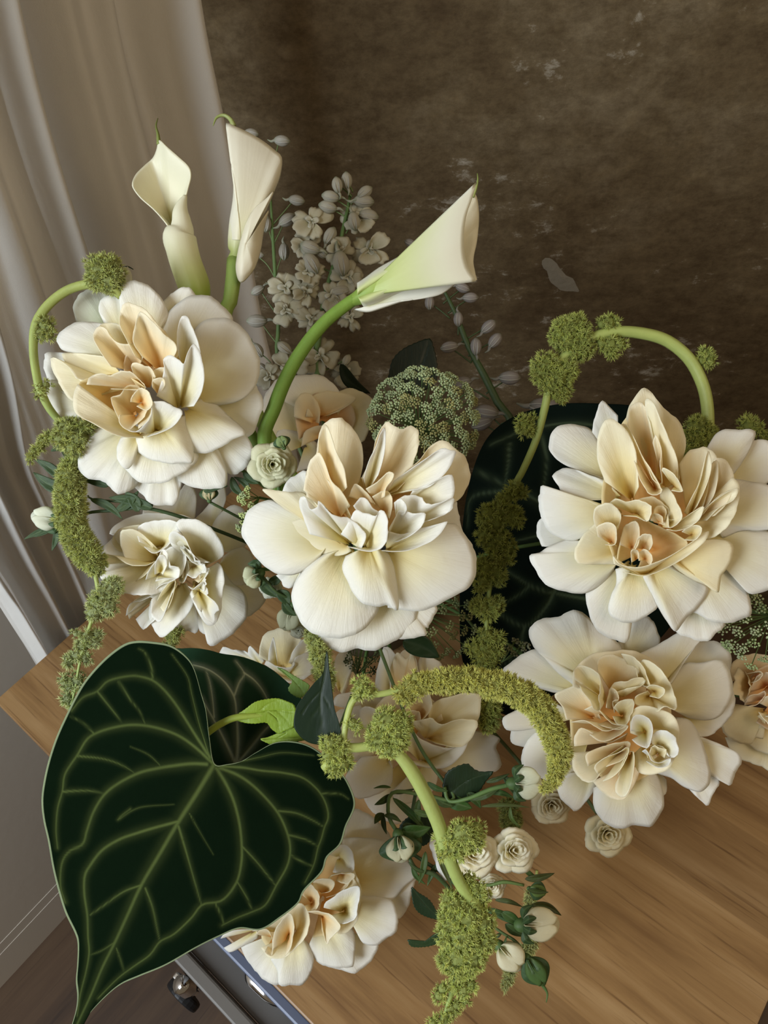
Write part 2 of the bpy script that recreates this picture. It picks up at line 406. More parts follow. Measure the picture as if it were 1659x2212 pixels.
# ------------------------------------------------------------------ garden roses, petal by petal
CREAM = dict(c_in=(.92, .80, .34), c_mid=(.96, .90, .62), c_out=(.97, .95, .87))
PEACH = dict(c_in=(.95, .62, .22), c_mid=(.97, .80, .47), c_out=(.98, .90, .68))
DEEP = dict(c_in=(.93, .52, .14), c_mid=(.96, .70, .30), c_out=(.97, .84, .50))
LEMON = dict(c_in=(.94, .76, .30), c_mid=(.97, .87, .52), c_out=(.98, .92, .70))
ORANGE = dict(c_in=(.86, .46, .14), c_mid=(.92, .64, .30), c_out=(.94, .80, .58))
GREENW = dict(c_in=(.62, .68, .34), c_mid=(.80, .82, .58), c_out=(.88, .89, .76))
PAL = dict(w=CREAM, p=PEACH, d=DEEP, l=LEMON, o=ORANGE, g=GREENW)
def flower(name, label, cat, crop, d0, center, data, group=None, k=1.0, stem=True):
    ox, oy, sc = crop
    c = ((center[0])/sc+ox, (center[1])/sc+oy)
    root = thing(name, W([c], -30., d0)[0], label, cat, group)
    for row in data:
        pal, bx, by, hb, ht, bulge, arch = row[:7]; opts = row[8] if len(row) > 8 else {}
        o = [v for v in row[7]]
        o = [(o[i]/sc+ox, o[i+1]/sc+oy) for i in range(0, len(o), 2)]
        kw = dict(PAL[pal]); kw.update(opts)
        ht_ = [v*k for v in ht] if isinstance(ht, (tuple, list)) else ht*k
        petal(root, (bx/sc+ox, by/sc+oy), o, d0, hb*k, ht_, bulge*k, arch*k, **kw)
    if stem: stem_to_vase(root, c[0], c[1], -45, d0, 5)
    return root
R3 = dict(ruf=9); R1 = dict(ruf=2.5, jag=.8); F0 = dict(ruf=3, curl=4, jag=2.2)

flower('garden_rose', 'large open cream rose at upper left below the two upright calla lilies', 'rose', (0, 500, 2.676), .450, (830, 950), [
 ('g', 650, 600, -60, -70, 0, 10, [440,520, 425,430, 470,350, 560,338, 650,375]),
 ('w', 850, 640, -20, (-5,0,-20), 10, -14, [700,500, 692,330, 735,287, 800,290, 880,330, 945,400, 978,490]),
 ('w', 700, 600, -35, -20, 5, -8, [600,530, 568,440, 590,390, 640,370, 690,362, 740,400]),
 ('w', 980, 560, -50, -45, 0, 5, [930,420, 1000,350, 1070,323, 1120,345, 1150,420]),
 ('w', 1000, 760, -20, (-20,-25,-25), 12, -12, [930,540, 970,470, 1050,400, 1110,372, 1190,366, 1240,385, 1290,430, 1345,530, 1200,640]),
 ('w', 1150, 980, -50, (-40,-50,-60), 0, 10, [1240,1020, 1450,880, 1500,930, 1518,1000, 1500,1080, 1450,1180, 1300,1240]),
 ('w', 1120, 960, -10, (-5,-15,-20), 14, 16, [1100,620, 1130,560, 1190,508, 1270,500, 1340,512, 1420,580, 1480,670, 1502,760, 1490,860, 1440,940, 1370,985, 1260,1006]),
 ('w', 740, 740, -20, (-10,-15,-15), 8, 10, [590,530, 520,522, 430,530, 360,570, 322,620, 345,665, 390,695, 560,720]),
 ('w', 640, 900, -40, (-30,-40,-35), 0, -8, [470,720, 370,702, 270,698, 256,730, 262,810, 300,900, 430,960]),
 ('w', 640, 1000, -45, (-35,-45,-40), 0, 8, [300,855, 255,890, 242,960, 275,1030, 340,1070, 430,1090, 530,1110]),
 ('l', 720, 850, -5, (20,10,5), -10, -12, [660,775, 600,725, 500,708, 400,703, 355,715, 400,790, 470,870]),
 ('l', 700, 900, -5, (25,15,5), -8, -14, [440,850, 390,780, 310,728, 296,765, 325,850, 370,930, 430,985, 480,960]),
 ('w', 1130, 1080, -50, (-45,-55,-55), 0, 8, [1250,1250, 1300,1380, 1350,1403, 1410,1380, 1450,1320, 1462,1250, 1400,1140]),
 ('w', 940, 1180, -45, (-45,-60,-50), 8, 14, [780,1480, 830,1530, 870,1570, 960,1586, 1020,1562, 1060,1420]),
 ('w', 1080, 1060, -35, (-30,-45,-40), 8, 12, [1030,1440, 1110,1478, 1200,1486, 1290,1482, 1318,1440, 1300,1350, 1255,1250, 1180,1180]),
 ('w', 800, 1130, -25, (-15,-30,-25), 12, 16, [530,1130, 480,1200, 478,1250, 450,1320, 460,1390, 510,1425, 600,1445, 640,1490, 690,1518, 760,1490, 800,1450, 830,1300], R3),
 ('w', 900, 1150, -15, (0,-20,-10), 16, 18, [690,1240, 700,1330, 740,1390, 800,1448, 930,1452, 1040,1410, 1110,1360, 1145,1300, 1100,1150]),
 ('w', 1090, 1030, 5, (0,-10,-15), 12, 14, [1080,1200, 1120,1270, 1190,1282, 1270,1255, 1350,1200, 1422,1160, 1340,1080, 1250,1000, 1180,950]),
 ('w', 800, 1170, 0, (10,5,5), 12, 14, [700,1190, 680,1240, 676,1310, 700,1355, 740,1370, 775,1330, 800,1250]),
 ('w', 920, 1130, 5, (10,0,5), 22, 18, [780,1200, 785,1260, 850,1310, 950,1335, 1050,1340, 1120,1330, 1112,1220, 1085,1060]),
 # cup
 ('o', 860, 860, -20, (40,60,40), -10, -20, [720,850, 720,740, 760,690, 860,690, 950,740, 960,830]),
 ('d', 800, 1030, -10, (75,80,80), -50, -20, [480,1090, 440,1030, 436,940, 470,872, 550,835, 650,825, 760,850, 840,900]),
 ('l', 740, 720, 15, (55,65,60), -5, -12, [560,565, 590,535, 640,526, 690,535, 730,580, 760,660]),
 ('p', 790, 800, 10, (80,95,85), -10, -22, [640,780, 570,680, 538,600, 575,552, 612,562, 640,610, 700,650, 790,655, 830,720]),
 ('p', 880, 780, 15, (90,110,90), -8, -20, [780,720, 700,560, 690,500, 708,428, 760,415, 830,445, 900,520, 970,600, 1035,690, 1010,745], dict(ruf=8)),
 ('p', 930, 800, 45, (110,125,105), -6, 10, [820,720, 770,640, 775,560, 800,480, 830,474, 880,520, 950,590, 1022,668, 985,760]),
 ('w', 1060, 790, 20, (95,125,90), 0, -16, [1035,720, 1022,640, 1028,560, 1050,492, 1082,492, 1105,540, 1140,620, 1160,700], R1),
 ('p', 840, 900, 20, (85,100,95), 5, 10, [500,885, 520,840, 580,820, 640,835, 690,805, 760,815, 800,850, 845,905, 760,915, 640,910], dict(ruf=12, jag=3)),
 ('p', 860, 900, 40, (90,115,100), 0, -10, [770,820, 758,770, 785,757, 830,775, 870,785, 900,840], R1),
 ('w', 1040, 1010, 0, (85,110,110), 24, 26, [905,950, 935,860, 950,790, 945,735, 985,712, 1040,745, 1062,765, 1085,700, 1115,656, 1150,690, 1172,760, 1182,850, 1165,930, 1120,1010]),
 ('p', 920, 920, 40, (95,105,95), 0, -8, [880,870, 895,800, 940,784, 960,800, 940,860], R1),
 ('p', 920, 940, 50, (95,105,95), 0, 6, [880,900, 885,855, 940,848, 955,880, 935,920], R1),
 ('l', 820, 1180, 0, (85,85,80), 26, 18, [450,880, 424,950, 428,1040, 470,1075, 540,1110, 640,1165, 720,1190, 830,1195], dict(reach=.3)),
 ('p', 780, 1040, 20, (85,95,85), -20, -15, [690,1090, 655,1010, 640,958, 690,945, 740,895, 790,890, 850,940, 870,1000, 860,1060]),
 ('p', 800, 1060, 50, (100,110,95), 0, -12, [690,1060, 690,1110, 740,1150, 780,1120, 840,1060, 880,990, 870,1080, 800,1140], dict(ruf=5)),
 ('p', 820, 990, 60, (105,115,105), 6, 10, [755,985, 760,960, 800,910, 830,905, 862,930, 880,1000, 845,1035, 790,1010], R1),
 ('w', 900, 1150, 5, (80,95,85), 26, 24, [690,1100, 740,1150, 800,1150, 870,1060, 880,990, 930,985, 1000,1010, 1055,1040, 1030,1100, 960,1150, 850,1188]),
], k=1.0)

flower('garden_rose', 'large cream rose at the centre with pleated peach heart and broad lower petals', 'rose', (500, 850, 2.9625), .425, (830, 930), [
 ('w', 560, 760, -60, -60, 0, 6, [320,640, 350,570, 400,530, 470,490, 520,560, 540,640]),
 ('w', 480, 1060, -75, -80, 0, 6, [285,1165, 320,1200, 330,1235, 385,1240, 440,1150, 440,1060]),
 ('w', 900, 1150, -60, (-50,-70,-60), 10, 10, [520,1500, 560,1580, 640,1640, 720,1652, 790,1630, 900,1642, 980,1625, 1070,1570, 1160,1490, 1200,1330], F0),
 ('w', 1000, 1200, -60, (-60,-70,-70), 0, 6, [1040,1560, 1100,1575, 1190,1560, 1250,1530, 1235,1495, 1265,1500, 1290,1440, 1315,1370, 1250,1300], F0),
 ('w', 1100, 930, -45, (-30,-50,-45), 4, 10, [1390,740, 1440,690, 1450,760, 1480,880, 1540,970, 1565,1100, 1450,1150]),
 ('w', 1000, 1000, -15, (-10,-20,-10), 18, 20, [1000,1370, 1100,1385, 1200,1390, 1300,1365, 1420,1300, 1500,1260, 1545,1200, 1564,1080, 1540,980, 1480,880, 1420,830, 1250,860], dict(ruf=7)),
 ('w', 620, 930, -20, (-15,-30,-10), 20, 16, [540,1080, 430,1150, 330,1160, 240,1125, 160,1060, 90,950, 60,900, 85,810, 120,740, 190,695, 265,684, 330,750, 420,850]),
 ('w', 740, 1010, -25, (-15,-20,-20), 26, 26, [580,1030, 480,1110, 400,1220, 384,1310, 410,1400, 460,1480, 540,1540, 640,1562, 740,1560, 830,1525, 910,1440, 945,1360, 900,1230]),
 ('w', 880, 990, 10, (15,5,0), 26, 22, [730,1040, 708,1120, 740,1200, 790,1290, 850,1345, 940,1360, 1000,1355, 1070,1388, 1055,1200, 1035,1090, 1000,1015]),
 ('l', 740, 970, 0, (20,10,5), 4, -18, [560,790, 440,800, 330,848, 370,900, 440,950, 530,1010, 640,1036, 720,1032, 770,1008]),
 ('l', 700, 950, 10, (30,35,30), 6, 8, [340,740, 280,690, 200,618, 270,616, 360,628, 450,632, 540,700, 600,820]),
 ('d', 900, 800, -30, (20,40,20), -10, -20, [560,900, 560,640, 700,560, 850,540, 1000,560, 1180,640, 1150,820, 1000,940]),
 ('w', 660, 760, 0, (80,100,60), 6, -20, [500,560, 545,380, 555,300, 575,215, 620,170, 650,155, 700,155, 725,180, 790,240, 835,330, 842,440, 820,560], dict(PEACH, c_mid=(.92,.86,.62))),
 ('p', 640, 700, 30, (100,120,100), 0, 16, [500,470, 550,370, 562,260, 605,200, 650,300, 670,370, 720,480, 740,600], dict(ruf=7)),
 ('p', 880, 680, 0, (75,95,70), -8, -18, [835,540, 900,400, 930,280, 985,190, 1040,192, 1090,215, 1150,205, 1195,222, 1205,262, 1190,350, 1160,450, 1130,540, 1060,620], dict(jag=4)),
 ('w', 870, 620, 30, (90,110,90), 0, 12, [845,540, 880,430, 920,350, 955,250, 985,220, 985,320, 970,420, 940,520], R1),
 ('p', 1020, 720, 0, (70,75,65), 6, -14, [1110,500, 1200,430, 1270,340, 1340,298, 1400,320, 1440,360, 1500,420, 1526,530, 1500,620, 1440,690, 1300,720]),
 ('w', 1000, 640, 30, (95,110,95), 10, 18, [1040,560, 1150,480, 1240,420, 1340,355, 1395,365, 1440,375, 1400,470, 1340,540, 1260,600, 1170,612]),
 ('w', 1120, 700, 50, (90,105,85), 4, 12, [1160,620, 1300,560, 1390,520, 1425,540, 1430,600, 1410,680, 1330,740]),
 ('p', 740, 800, 20, (90,105,90), 4, -20, [480,660, 480,560, 480,490, 540,500, 600,540, 660,600, 720,690, 770,800], dict(ruf=8)),
 ('p', 700, 780, 40, (95,105,90), 0, 14, [460,620, 490,460, 520,410, 560,380, 600,450, 640,560, 700,620, 760,720]),
 ('w', 900, 880, 40, (105,110,95), 0, -10, [780,720, 830,665, 870,680, 900,730, 950,760], R1),
 ('p', 880, 690, 40, (80,100,80), 0, -12, [750,660, 785,582, 830,600, 880,650, 920,710], R1),
 ('p', 930, 680, 40, (95,115,100), 0, 10, [860,610, 940,560, 1000,505, 1040,508, 1030,550, 990,600, 980,660], R1),
 ('p', 980, 760, 40, (90,105,90), 0, -12, [900,660, 980,620, 1020,650, 1030,720, 1010,800], R1),
 ('w', 1000, 1000, -5, (75,80,70), 18, 20, [1000,880, 1100,900, 1220,860, 1340,830, 1382,820, 1350,880, 1270,950, 1150,1000, 1040,1012, 960,1005]),
 ('w', 1080, 860, 20, (90,105,90), 6, 14, [1040,700, 1110,650, 1200,665, 1250,700, 1330,700, 1418,672, 1405,750, 1300,800, 1200,830], dict(ruf=12, jag=3)),
 ('w', 1010, 940, 10, (95,105,90), 8, 14, [1010,860, 1050,790, 1080,745, 1160,765, 1235,770, 1225,840, 1160,900, 1060,950]),
 ('w', 1060, 860, 60, (110,125,105), 0, 6, [1050,720, 1060,680, 1090,675, 1120,720, 1118,755, 1085,770], R1),
 ('w', 760, 950, 5, (85,105,95), 26, 22, [500,900, 455,780, 438,690, 470,660, 500,740, 545,730, 545,680, 580,700, 640,770, 760,810, 860,900, 830,1000], dict(ruf=7, jag=3)),
 ('w', 860, 980, 10, (95,115,95), 30, 26, [700,900, 760,800, 795,740, 840,760, 920,790, 950,745, 990,780, 1008,850, 1000,920, 960,990, 860,1008, 740,980], dict(ruf=7, jag=2.5)),
], k=1.0)

flower('garden_rose', 'large cream rose at right under the arching amaranth, with swirled folded heart', 'rose', (1080, 660, 2.865), .430, (950, 1330), [
 ('w', 720, 930, -30, -30, 0, -10, [585,920, 570,800, 585,690, 632,592, 680,630, 730,680]),
 ('w', 720, 1080, -40, (-30,-35,-40), 10, 14, [620,1080, 540,1040, 400,985, 330,930, 298,870, 310,800, 345,760, 420,736, 500,742, 570,775, 610,880]),
 ('w', 640, 1380, -55, -60, 0, 8, [300,1290, 240,1330, 228,1390, 245,1460, 278,1495, 400,1450, 500,1400]),
 ('w', 740, 1180, -15, (0,-5,-5), 6, -14, [470,1210, 400,1180, 360,1120, 328,1050, 400,1008, 470,1015, 560,1050, 660,1085]),
 ('w', 740, 1290, -20, (-10,-20,-20), 20, 18, [440,1190, 350,1160, 265,1112, 250,1160, 232,1200, 255,1310, 300,1390, 370,1440, 460,1455, 570,1400], dict(ruf=7)),
 ('w', 1350, 1080, -40, -45, 0, 10, [1430,1060, 1520,870, 1580,835, 1660,840, 1720,900, 1720,1000, 1640,1110, 1500,1130]),
 ('w', 1320, 1060, -20, (-10,-20,-25), 10, 12, [1270,900, 1330,800, 1400,768, 1480,768, 1560,764, 1584,790, 1550,880, 1500,970, 1440,1050]),
 ('w', 1200, 1700, -60, -65, 0, 8, [1050,1960, 1100,2030, 1180,2060, 1280,2075, 1340,2030, 1395,1970, 1380,1850]),
 ('w', 1180, 1560, -40, (-30,-45,-40), 14, 16, [1100,1920, 1200,1900, 1290,1950, 1400,1962, 1510,1940, 1558,1905, 1540,1800, 1500,1700, 1440,1620]),
 ('w', 1250, 1430, -30, (-25,-35,-30), 14, 14, [1430,1560, 1490,1660, 1530,1775, 1640,1770, 1760,1720, 1800,1600, 1740,1460, 1640,1390, 1460,1400]),
 ('w', 1300, 1300, -15, (-10,-20,-15), 14, 10, [1440,1070, 1560,1090, 1660,1110, 1800,1180, 1810,1290, 1740,1370, 1620,1392, 1500,1395, 1380,1440]),
 ('w', 740, 1540, -30, (-20,-40,-30), 16, 16, [470,1450, 400,1450, 300,1492, 240,1530, 182,1550, 225,1640, 260,1700, 330,1750, 430,1778, 530,1780, 620,1730, 700,1640, 720,1560]),
 ('w', 800, 1600, -45, (-40,-60,-45), 12, 14, [700,1640, 560,1750, 530,1800, 545,1900, 590,1990, 640,2040, 720,2070, 785,2085, 812,1990, 830,1800]),
 ('w', 850, 1620, -25, (-20,-30,-20), 16, 22, [715,1630, 720,1720, 685,1800, 672,1900, 730,1955, 830,1955, 920,1915, 975,1865, 960,1780, 890,1680]),
 ('w', 940, 1600, -5, (10,-10,5), 14, -16, [885,1680, 930,1770, 975,1860, 1030,1950, 1085,2012, 1140,1950, 1210,1890, 1270,1800, 1286,1745, 1200,1690, 1080,1610]),
 ('l', 1080, 1560, 5, (15,5,30), 16, 20, [1050,1590, 1120,1650, 1200,1700, 1280,1735, 1345,1772, 1370,1680, 1430,1590, 1446,1510, 1420,1460, 1350,1445, 1260,1450]),
 ('l', 720, 1520, 0, (30,45,10), 6, -10, [600,1340, 540,1390, 495,1450, 465,1520, 468,1590, 540,1602, 640,1600, 715,1605]),
 # hearts
 ('d', 950, 1330, -40, 20, -20, -10, [700,1560, 640,1350, 640,1100, 760,720, 950,600, 1120,800, 1150,1000, 1400,1050, 1430,1200, 1280,1440, 1050,1600, 850,1640], dict(reach=.7)),
 ('l', 1000, 1150, -10, (60,75,50), 10, -26, [780,700, 800,620, 840,560, 885,514, 930,530, 990,605, 1060,670, 1120,740, 1152,850, 1130,960, 1110,1090]),
 ('p', 960, 1050, 20, (80,95,80), -10, -20, [790,740, 800,640, 850,600, 890,610, 930,700, 970,790, 990,880]),
 ('l', 1020, 1120, 20, (85,110,90), 4, 12, [930,720, 900,640, 905,575, 950,600, 1000,720, 1060,860, 1100,960, 1100,1080]),
 ('p', 1010, 1100, 40, (95,110,100), 0, 8, [945,850, 965,800, 1000,900, 990,980, 1000,1100, 950,1080, 915,1000]),
 ('l', 820, 1190, -10, (70,100,100), 30, 28, [650,1090, 605,960, 600,850, 625,740, 680,700, 740,730, 800,800, 840,900, 850,1000, 860,1120]),
 ('p', 960, 1130, 30, (95,120,110), 0, 6, [740,740, 780,735, 830,820, 880,930, 930,1010, 1000,1140, 930,1170, 870,1080, 830,960], dict(ruf=8)),
 ('l', 1080, 1120, 80, (120,140,125), 4, 8, [1000,1020, 1010,1003, 1060,1030, 1110,1090, 1130,1150, 1060,1145], R1),
 ('l', 1180, 1310, -10, (55,75,50), 8, -24, [1110,980, 1170,900, 1230,880, 1275,873, 1330,920, 1355,1000, 1345,1100, 1290,1220]),
 ('p', 1200, 1310, 0, (60,75,60), 0, -16, [1330,940, 1400,960, 1450,1050, 1440,1130, 1370,1190, 1260,1250]),
 ('l', 1190, 1340, 0, (65,80,60), 14, 10, [1440,1060, 1482,1110, 1478,1200, 1440,1320, 1380,1400, 1290,1445, 1210,1430]),
 ('p', 1190, 1300, 30, (80,90,80), 0, 8, [1260,1240, 1290,1120, 1300,1000, 1345,960, 1350,1060, 1330,1160, 1280,1250], R1),
 ('l', 1170, 1300, 40, (95,115,100), 6, 8, [1140,1280, 1190,1180, 1240,1080, 1285,900, 1310,990, 1275,1120, 1220,1240], R1),
 ('l', 1180, 1330, 40, (90,100,90), 0, 8, [1230,1310, 1290,1240, 1380,1170, 1470,1130, 1450,1200, 1360,1250, 1280,1330], R1),
 ('p', 1190, 1330, 50, (95,105,95), 0, -8, [1260,1290, 1340,1190, 1440,1140, 1400,1230, 1330,1300], R1),
 ('l', 1060, 1380, 40, (95,110,100), 6, 12, [1020,1320, 1120,1320, 1190,1280, 1260,1240, 1250,1300, 1190,1360, 1100,1395, 1030,1385]),
 ('l', 1190, 1420, 50, (95,110,95), 6, 8, [1125,1400, 1160,1375, 1225,1360, 1250,1395, 1210,1450, 1140,1450], R1),
 ('p', 960, 1330, 50, (90,105,95), 0, -8, [830,1210, 900,1185, 960,1190, 1020,1230, 1055,1300, 1040,1370]),
 ('l', 1010, 1370, 60, (90,115,105), 0, 14, [990,1130, 1040,1130, 1090,1200, 1125,1290, 1110,1340, 1050,1375, 1040,1290]),
 ('p', 1000, 1310, 70, (95,110,100), 0, -8, [950,1290, 960,1250, 1010,1240, 1030,1280, 1020,1330], R1),
 ('p', 990, 1340, 70, (95,110,100), 0, 8, [930,1330, 950,1290, 1000,1300, 1010,1350], R1),
 ('l', 850, 1290, 40, (100,115,100), 8, 12, [680,1220, 720,1195, 790,1215, 860,1200, 930,1240, 935,1300, 910,1336, 850,1310, 760,1300], dict(ruf=10)),
 ('l', 720, 1400, 10, (80,100,90), 22, 22, [600,1390, 578,1320, 590,1250, 640,1222, 700,1235, 748,1290, 740,1345, 690,1400]),
 ('p', 700, 1470, 30, (85,110,95), 12, 16, [605,1430, 600,1370, 660,1340, 710,1360, 722,1420, 712,1480, 650,1480], R1),
 ('d', 920, 1500, -10, (40,50,40), -20, -16, [720,1600, 740,1480, 800,1350, 900,1330, 1100,1420, 1160,1480, 1040,1580, 860,1625]),
 ('p', 820, 1500, 30, (85,100,90), 6, -12, [740,1480, 760,1390, 800,1345, 850,1335, 862,1390, 860,1470, 830,1520]),
 ('p', 890, 1500, 30, (75,95,80), 6, 10, [830,1500, 860,1430, 930,1420, 945,1480, 910,1530]),
 ('p', 900, 1570, 50, (85,100,90), 0, -10, [860,1580, 860,1530, 900,1508, 945,1560, 930,1610], R1),
 ('p', 840, 1570, 50, (80,95,85), 0, 8, [815,1590, 812,1520, 850,1512, 866,1560], R1),
 ('l', 900, 1660, 0, (75,85,70), 20, 14, [705,1600, 700,1550, 740,1600, 850,1622, 960,1590, 1070,1540, 1180,1470, 1290,1395, 1265,1460, 1160,1550, 1040,1620, 900,1672, 760,1650], dict(ruf=4)),
], k=1.0)

flower('garden_rose', 'cream rose at lower right with tightly quartered yellowish heart, beside the peach bloom', 'rose', (1060, 1280, 2.77), .470, (800, 800), [
 ('w', 1180, 1000, -60, -60, 0, 8, [1190,1180, 1250,1240, 1300,1270, 1340,1190, 1368,1130, 1300,1060]),
 ('w', 1100, 560, -55, -50, 0, -10, [1150,420, 1240,300, 1310,285, 1370,300, 1425,350, 1440,440, 1400,560]),
 ('w', 1150, 760, -50, (-45,-55,-50), 0, 10, [1200,850, 1260,862, 1330,845, 1430,750, 1460,650, 1440,560, 1380,500]),
 ('w', 1150, 880, -50, (-40,-55,-45), 6, 12, [1260,1060, 1310,1090, 1380,1130, 1440,1155, 1460,1090, 1497,1012, 1480,960, 1380,910, 1250,860]),
 ('w', 830, 420, -45, -45, 0, 10, [760,300, 810,200, 900,145, 965,160, 1000,230, 1010,310, 960,400]),
 ('w', 560, 860, -55, -60, 0, 8, [320,790, 200,800, 120,830, 118,890, 180,920, 300,930]),
 ('w', 560, 900, -45, (-40,-50,-40), 8, 12, [330,800, 230,870, 180,980, 200,1050, 260,1090, 350,1130, 460,1150, 540,1080]),
 ('w', 600, 1080, -40, (-35,-45,-40), 6, 8, [470,1080, 400,1150, 420,1230, 460,1280, 510,1307, 570,1250, 635,1160, 640,1100]),
 ('w', 940, 1060, -50, -50, 0, 6, [980,1080, 1010,1085, 1055,1130, 1040,1210, 1000,1260, 930,1240]),
 ('w', 820, 1080, -25, (-20,-35,-20), 20, 20, [615,1170, 615,1270, 650,1340, 700,1395, 780,1412, 860,1390, 960,1398, 1010,1340, 1035,1270, 1025,1170, 990,1080]),
 ('w', 520, 740, -40, (-20,-35,-40), 6, 12, [380,660, 290,690, 160,700, 75,750, 80,800, 120,828, 220,820, 320,800]),
 ('w', 560, 590, -30, (-30,-45,-35), 14, 12, [470,540, 400,470, 330,390, 270,335, 190,370, 120,420, 75,470, 130,500, 220,550, 380,600]),
 ('w', 620, 520, -15, (-15,-30,-20), 16, 14, [500,560, 400,480, 330,400, 260,330, 228,260, 240,210, 290,165, 400,140, 520,108, 640,200, 760,300, 790,360], dict(ruf=8)),
 ('w', 1050, 660, -20, (-15,-25,-20), 16, 14, [1070,540, 1150,430, 1260,420, 1385,405, 1430,470, 1450,570, 1420,670, 1370,740, 1290,765, 1180,750]),
 ('w', 1020, 950, -15, (-10,-30,-15), 16, 14, [960,1070, 1080,1110, 1150,1160, 1250,1195, 1300,1150, 1312,1060, 1280,930, 1240,830, 1180,760, 1100,745]),
 ('w', 1020, 560, 0, (10,0,20), 4, -10, [880,370, 1000,310, 1100,250, 1190,210, 1262,265, 1220,330, 1150,430, 1090,530, 1060,560]),
 ('d', 800, 780, -40, 10, -10, -10, [480,900, 480,650, 560,450, 780,370, 1000,450, 1080,700, 1050,1000, 800,1150, 580,1060], dict(reach=.75)),
 ('p', 780, 640, -5, (50,60,50), -4, -26, [490,560, 500,470, 560,400, 640,360, 780,343, 900,365, 1000,430, 1070,540, 1105,690]),
 ('l', 690, 640, 20, (95,110,95), 10, 14, [500,520, 494,470, 530,435, 590,450, 640,480, 658,540, 645,620, 656,700, 620,708, 590,640, 545,590, 530,550], dict(ruf=12)),
 ('p', 760, 620, 10, (75,90,75), 0, -24, [640,470, 640,410, 680,375, 760,380, 830,410, 880,460, 930,520, 850,560, 760,560]),
 ('l', 800, 620, 50, (85,95,85), 4, 12, [705,590, 740,540, 810,530, 870,510, 930,520, 900,560, 820,570, 740,600], dict(ruf=10)),
 ('l', 900, 560, 20, (80,95,85), 0, 12, [780,365, 850,380, 900,430, 930,480, 950,560, 890,540, 870,450], dict(ruf=8)),
 ('l', 960, 620, 20, (90,115,95), 14, 18, [890,430, 910,400, 970,420, 1040,490, 1080,550, 1105,620, 1105,700, 1040,680, 1000,720, 950,690, 870,670, 870,620, 940,590], dict(ruf=14)),
 ('l', 980, 590, 60, (120,130,120), 10, 14, [930,570, 960,552, 1010,560, 1045,590, 1010,630, 950,620], R1),
 ('p', 750, 700, 20, (70,85,70), 0, 12, [690,690, 700,620, 720,570, 760,600, 765,640, 730,650, 740,720], R1),
 ('l', 790, 740, 30, (85,105,95), 8, 16, [735,690, 770,650, 830,640, 860,650, 840,740, 810,790, 760,790, 730,740], dict(ruf=9)),
 ('p', 620, 740, -5, (45,60,50), 6, -18, [450,760, 430,690, 385,620, 430,580, 500,560, 560,590, 610,650, 660,760]),
 ('p', 760, 800, 10, (65,80,75), 6, 12, [480,775, 560,765, 620,800, 690,830, 780,800, 830,800, 760,860, 660,892, 590,850], dict(ruf=7)),
 ('p', 720, 760, 20, (70,80,70), 4, 10, [560,700, 620,680, 680,740, 740,790, 820,790, 750,820, 640,790], dict(ruf=7)),
 ('p', 800, 880, 0, (55,70,60), 6, -16, [500,920, 500,860, 540,810, 620,850, 700,900, 820,840]),
 ('l', 790, 950, -5, (55,70,60), 16, 16, [490,960, 490,1050, 530,1110, 600,1135, 640,1100, 680,1000, 800,910]),
 ('p', 800, 930, 20, (80,95,85), 10, -12, [580,1040, 570,970, 640,930, 760,900, 840,900, 800,990, 700,1040, 640,1060], dict(ruf=8)),
 ('l', 810, 940, 30, (85,100,90), 12, 14, [640,1090, 620,1040, 680,990, 760,960, 830,930, 790,1040, 720,1110, 670,1130], dict(ruf=6)),
 ('l', 840, 950, 30, (85,105,90), 12, 12, [760,1100, 780,1040, 820,960, 860,960, 855,1060, 830,1180, 795,1225, 750,1200, 745,1150]),
 ('p', 840, 1040, -10, (20,35,20), 10, 10, [610,1130, 660,1190, 740,1235, 810,1230, 860,1150, 900,1050]),
 ('l', 960, 880, 0, (90,95,80), 36, 36, [835,840, 835,740, 870,690, 940,680, 1020,700, 1080,720, 1125,790, 1130,890, 1100,990, 1050,1060, 960,1090, 880,1070, 860,960]),
 ('p', 1000, 960, 90, (125,125,120), -30, -20, [940,990, 930,930, 1000,895, 1100,900, 1120,950, 1070,1020, 990,1040], dict(DEEP)),
 ('w', 930, 830, 70, (125,140,125), 10, 10, [835,830, 850,750, 900,730, 960,770, 965,850, 940,930, 880,910, 845,880], R1),
 ('w', 1010, 930, 90, (130,145,130), 8, 8, [960,900, 970,850, 1040,820, 1110,880, 1125,950, 1080,990, 1040,930, 990,910], dict(ruf=8)),
 ('w', 1000, 1010, 90, (135,140,125), 6, 8, [905,950, 930,940, 960,1000, 1010,1020, 1080,990, 1060,1035, 990,1045, 930,1010], dict(ruf=6)),
 ('l', 1000, 960, 100, (130,135,130), 0, 8, [950,980, 960,925, 1010,925, 1050,945, 1040,990], dict(ruf=7)),
], k=1.0)

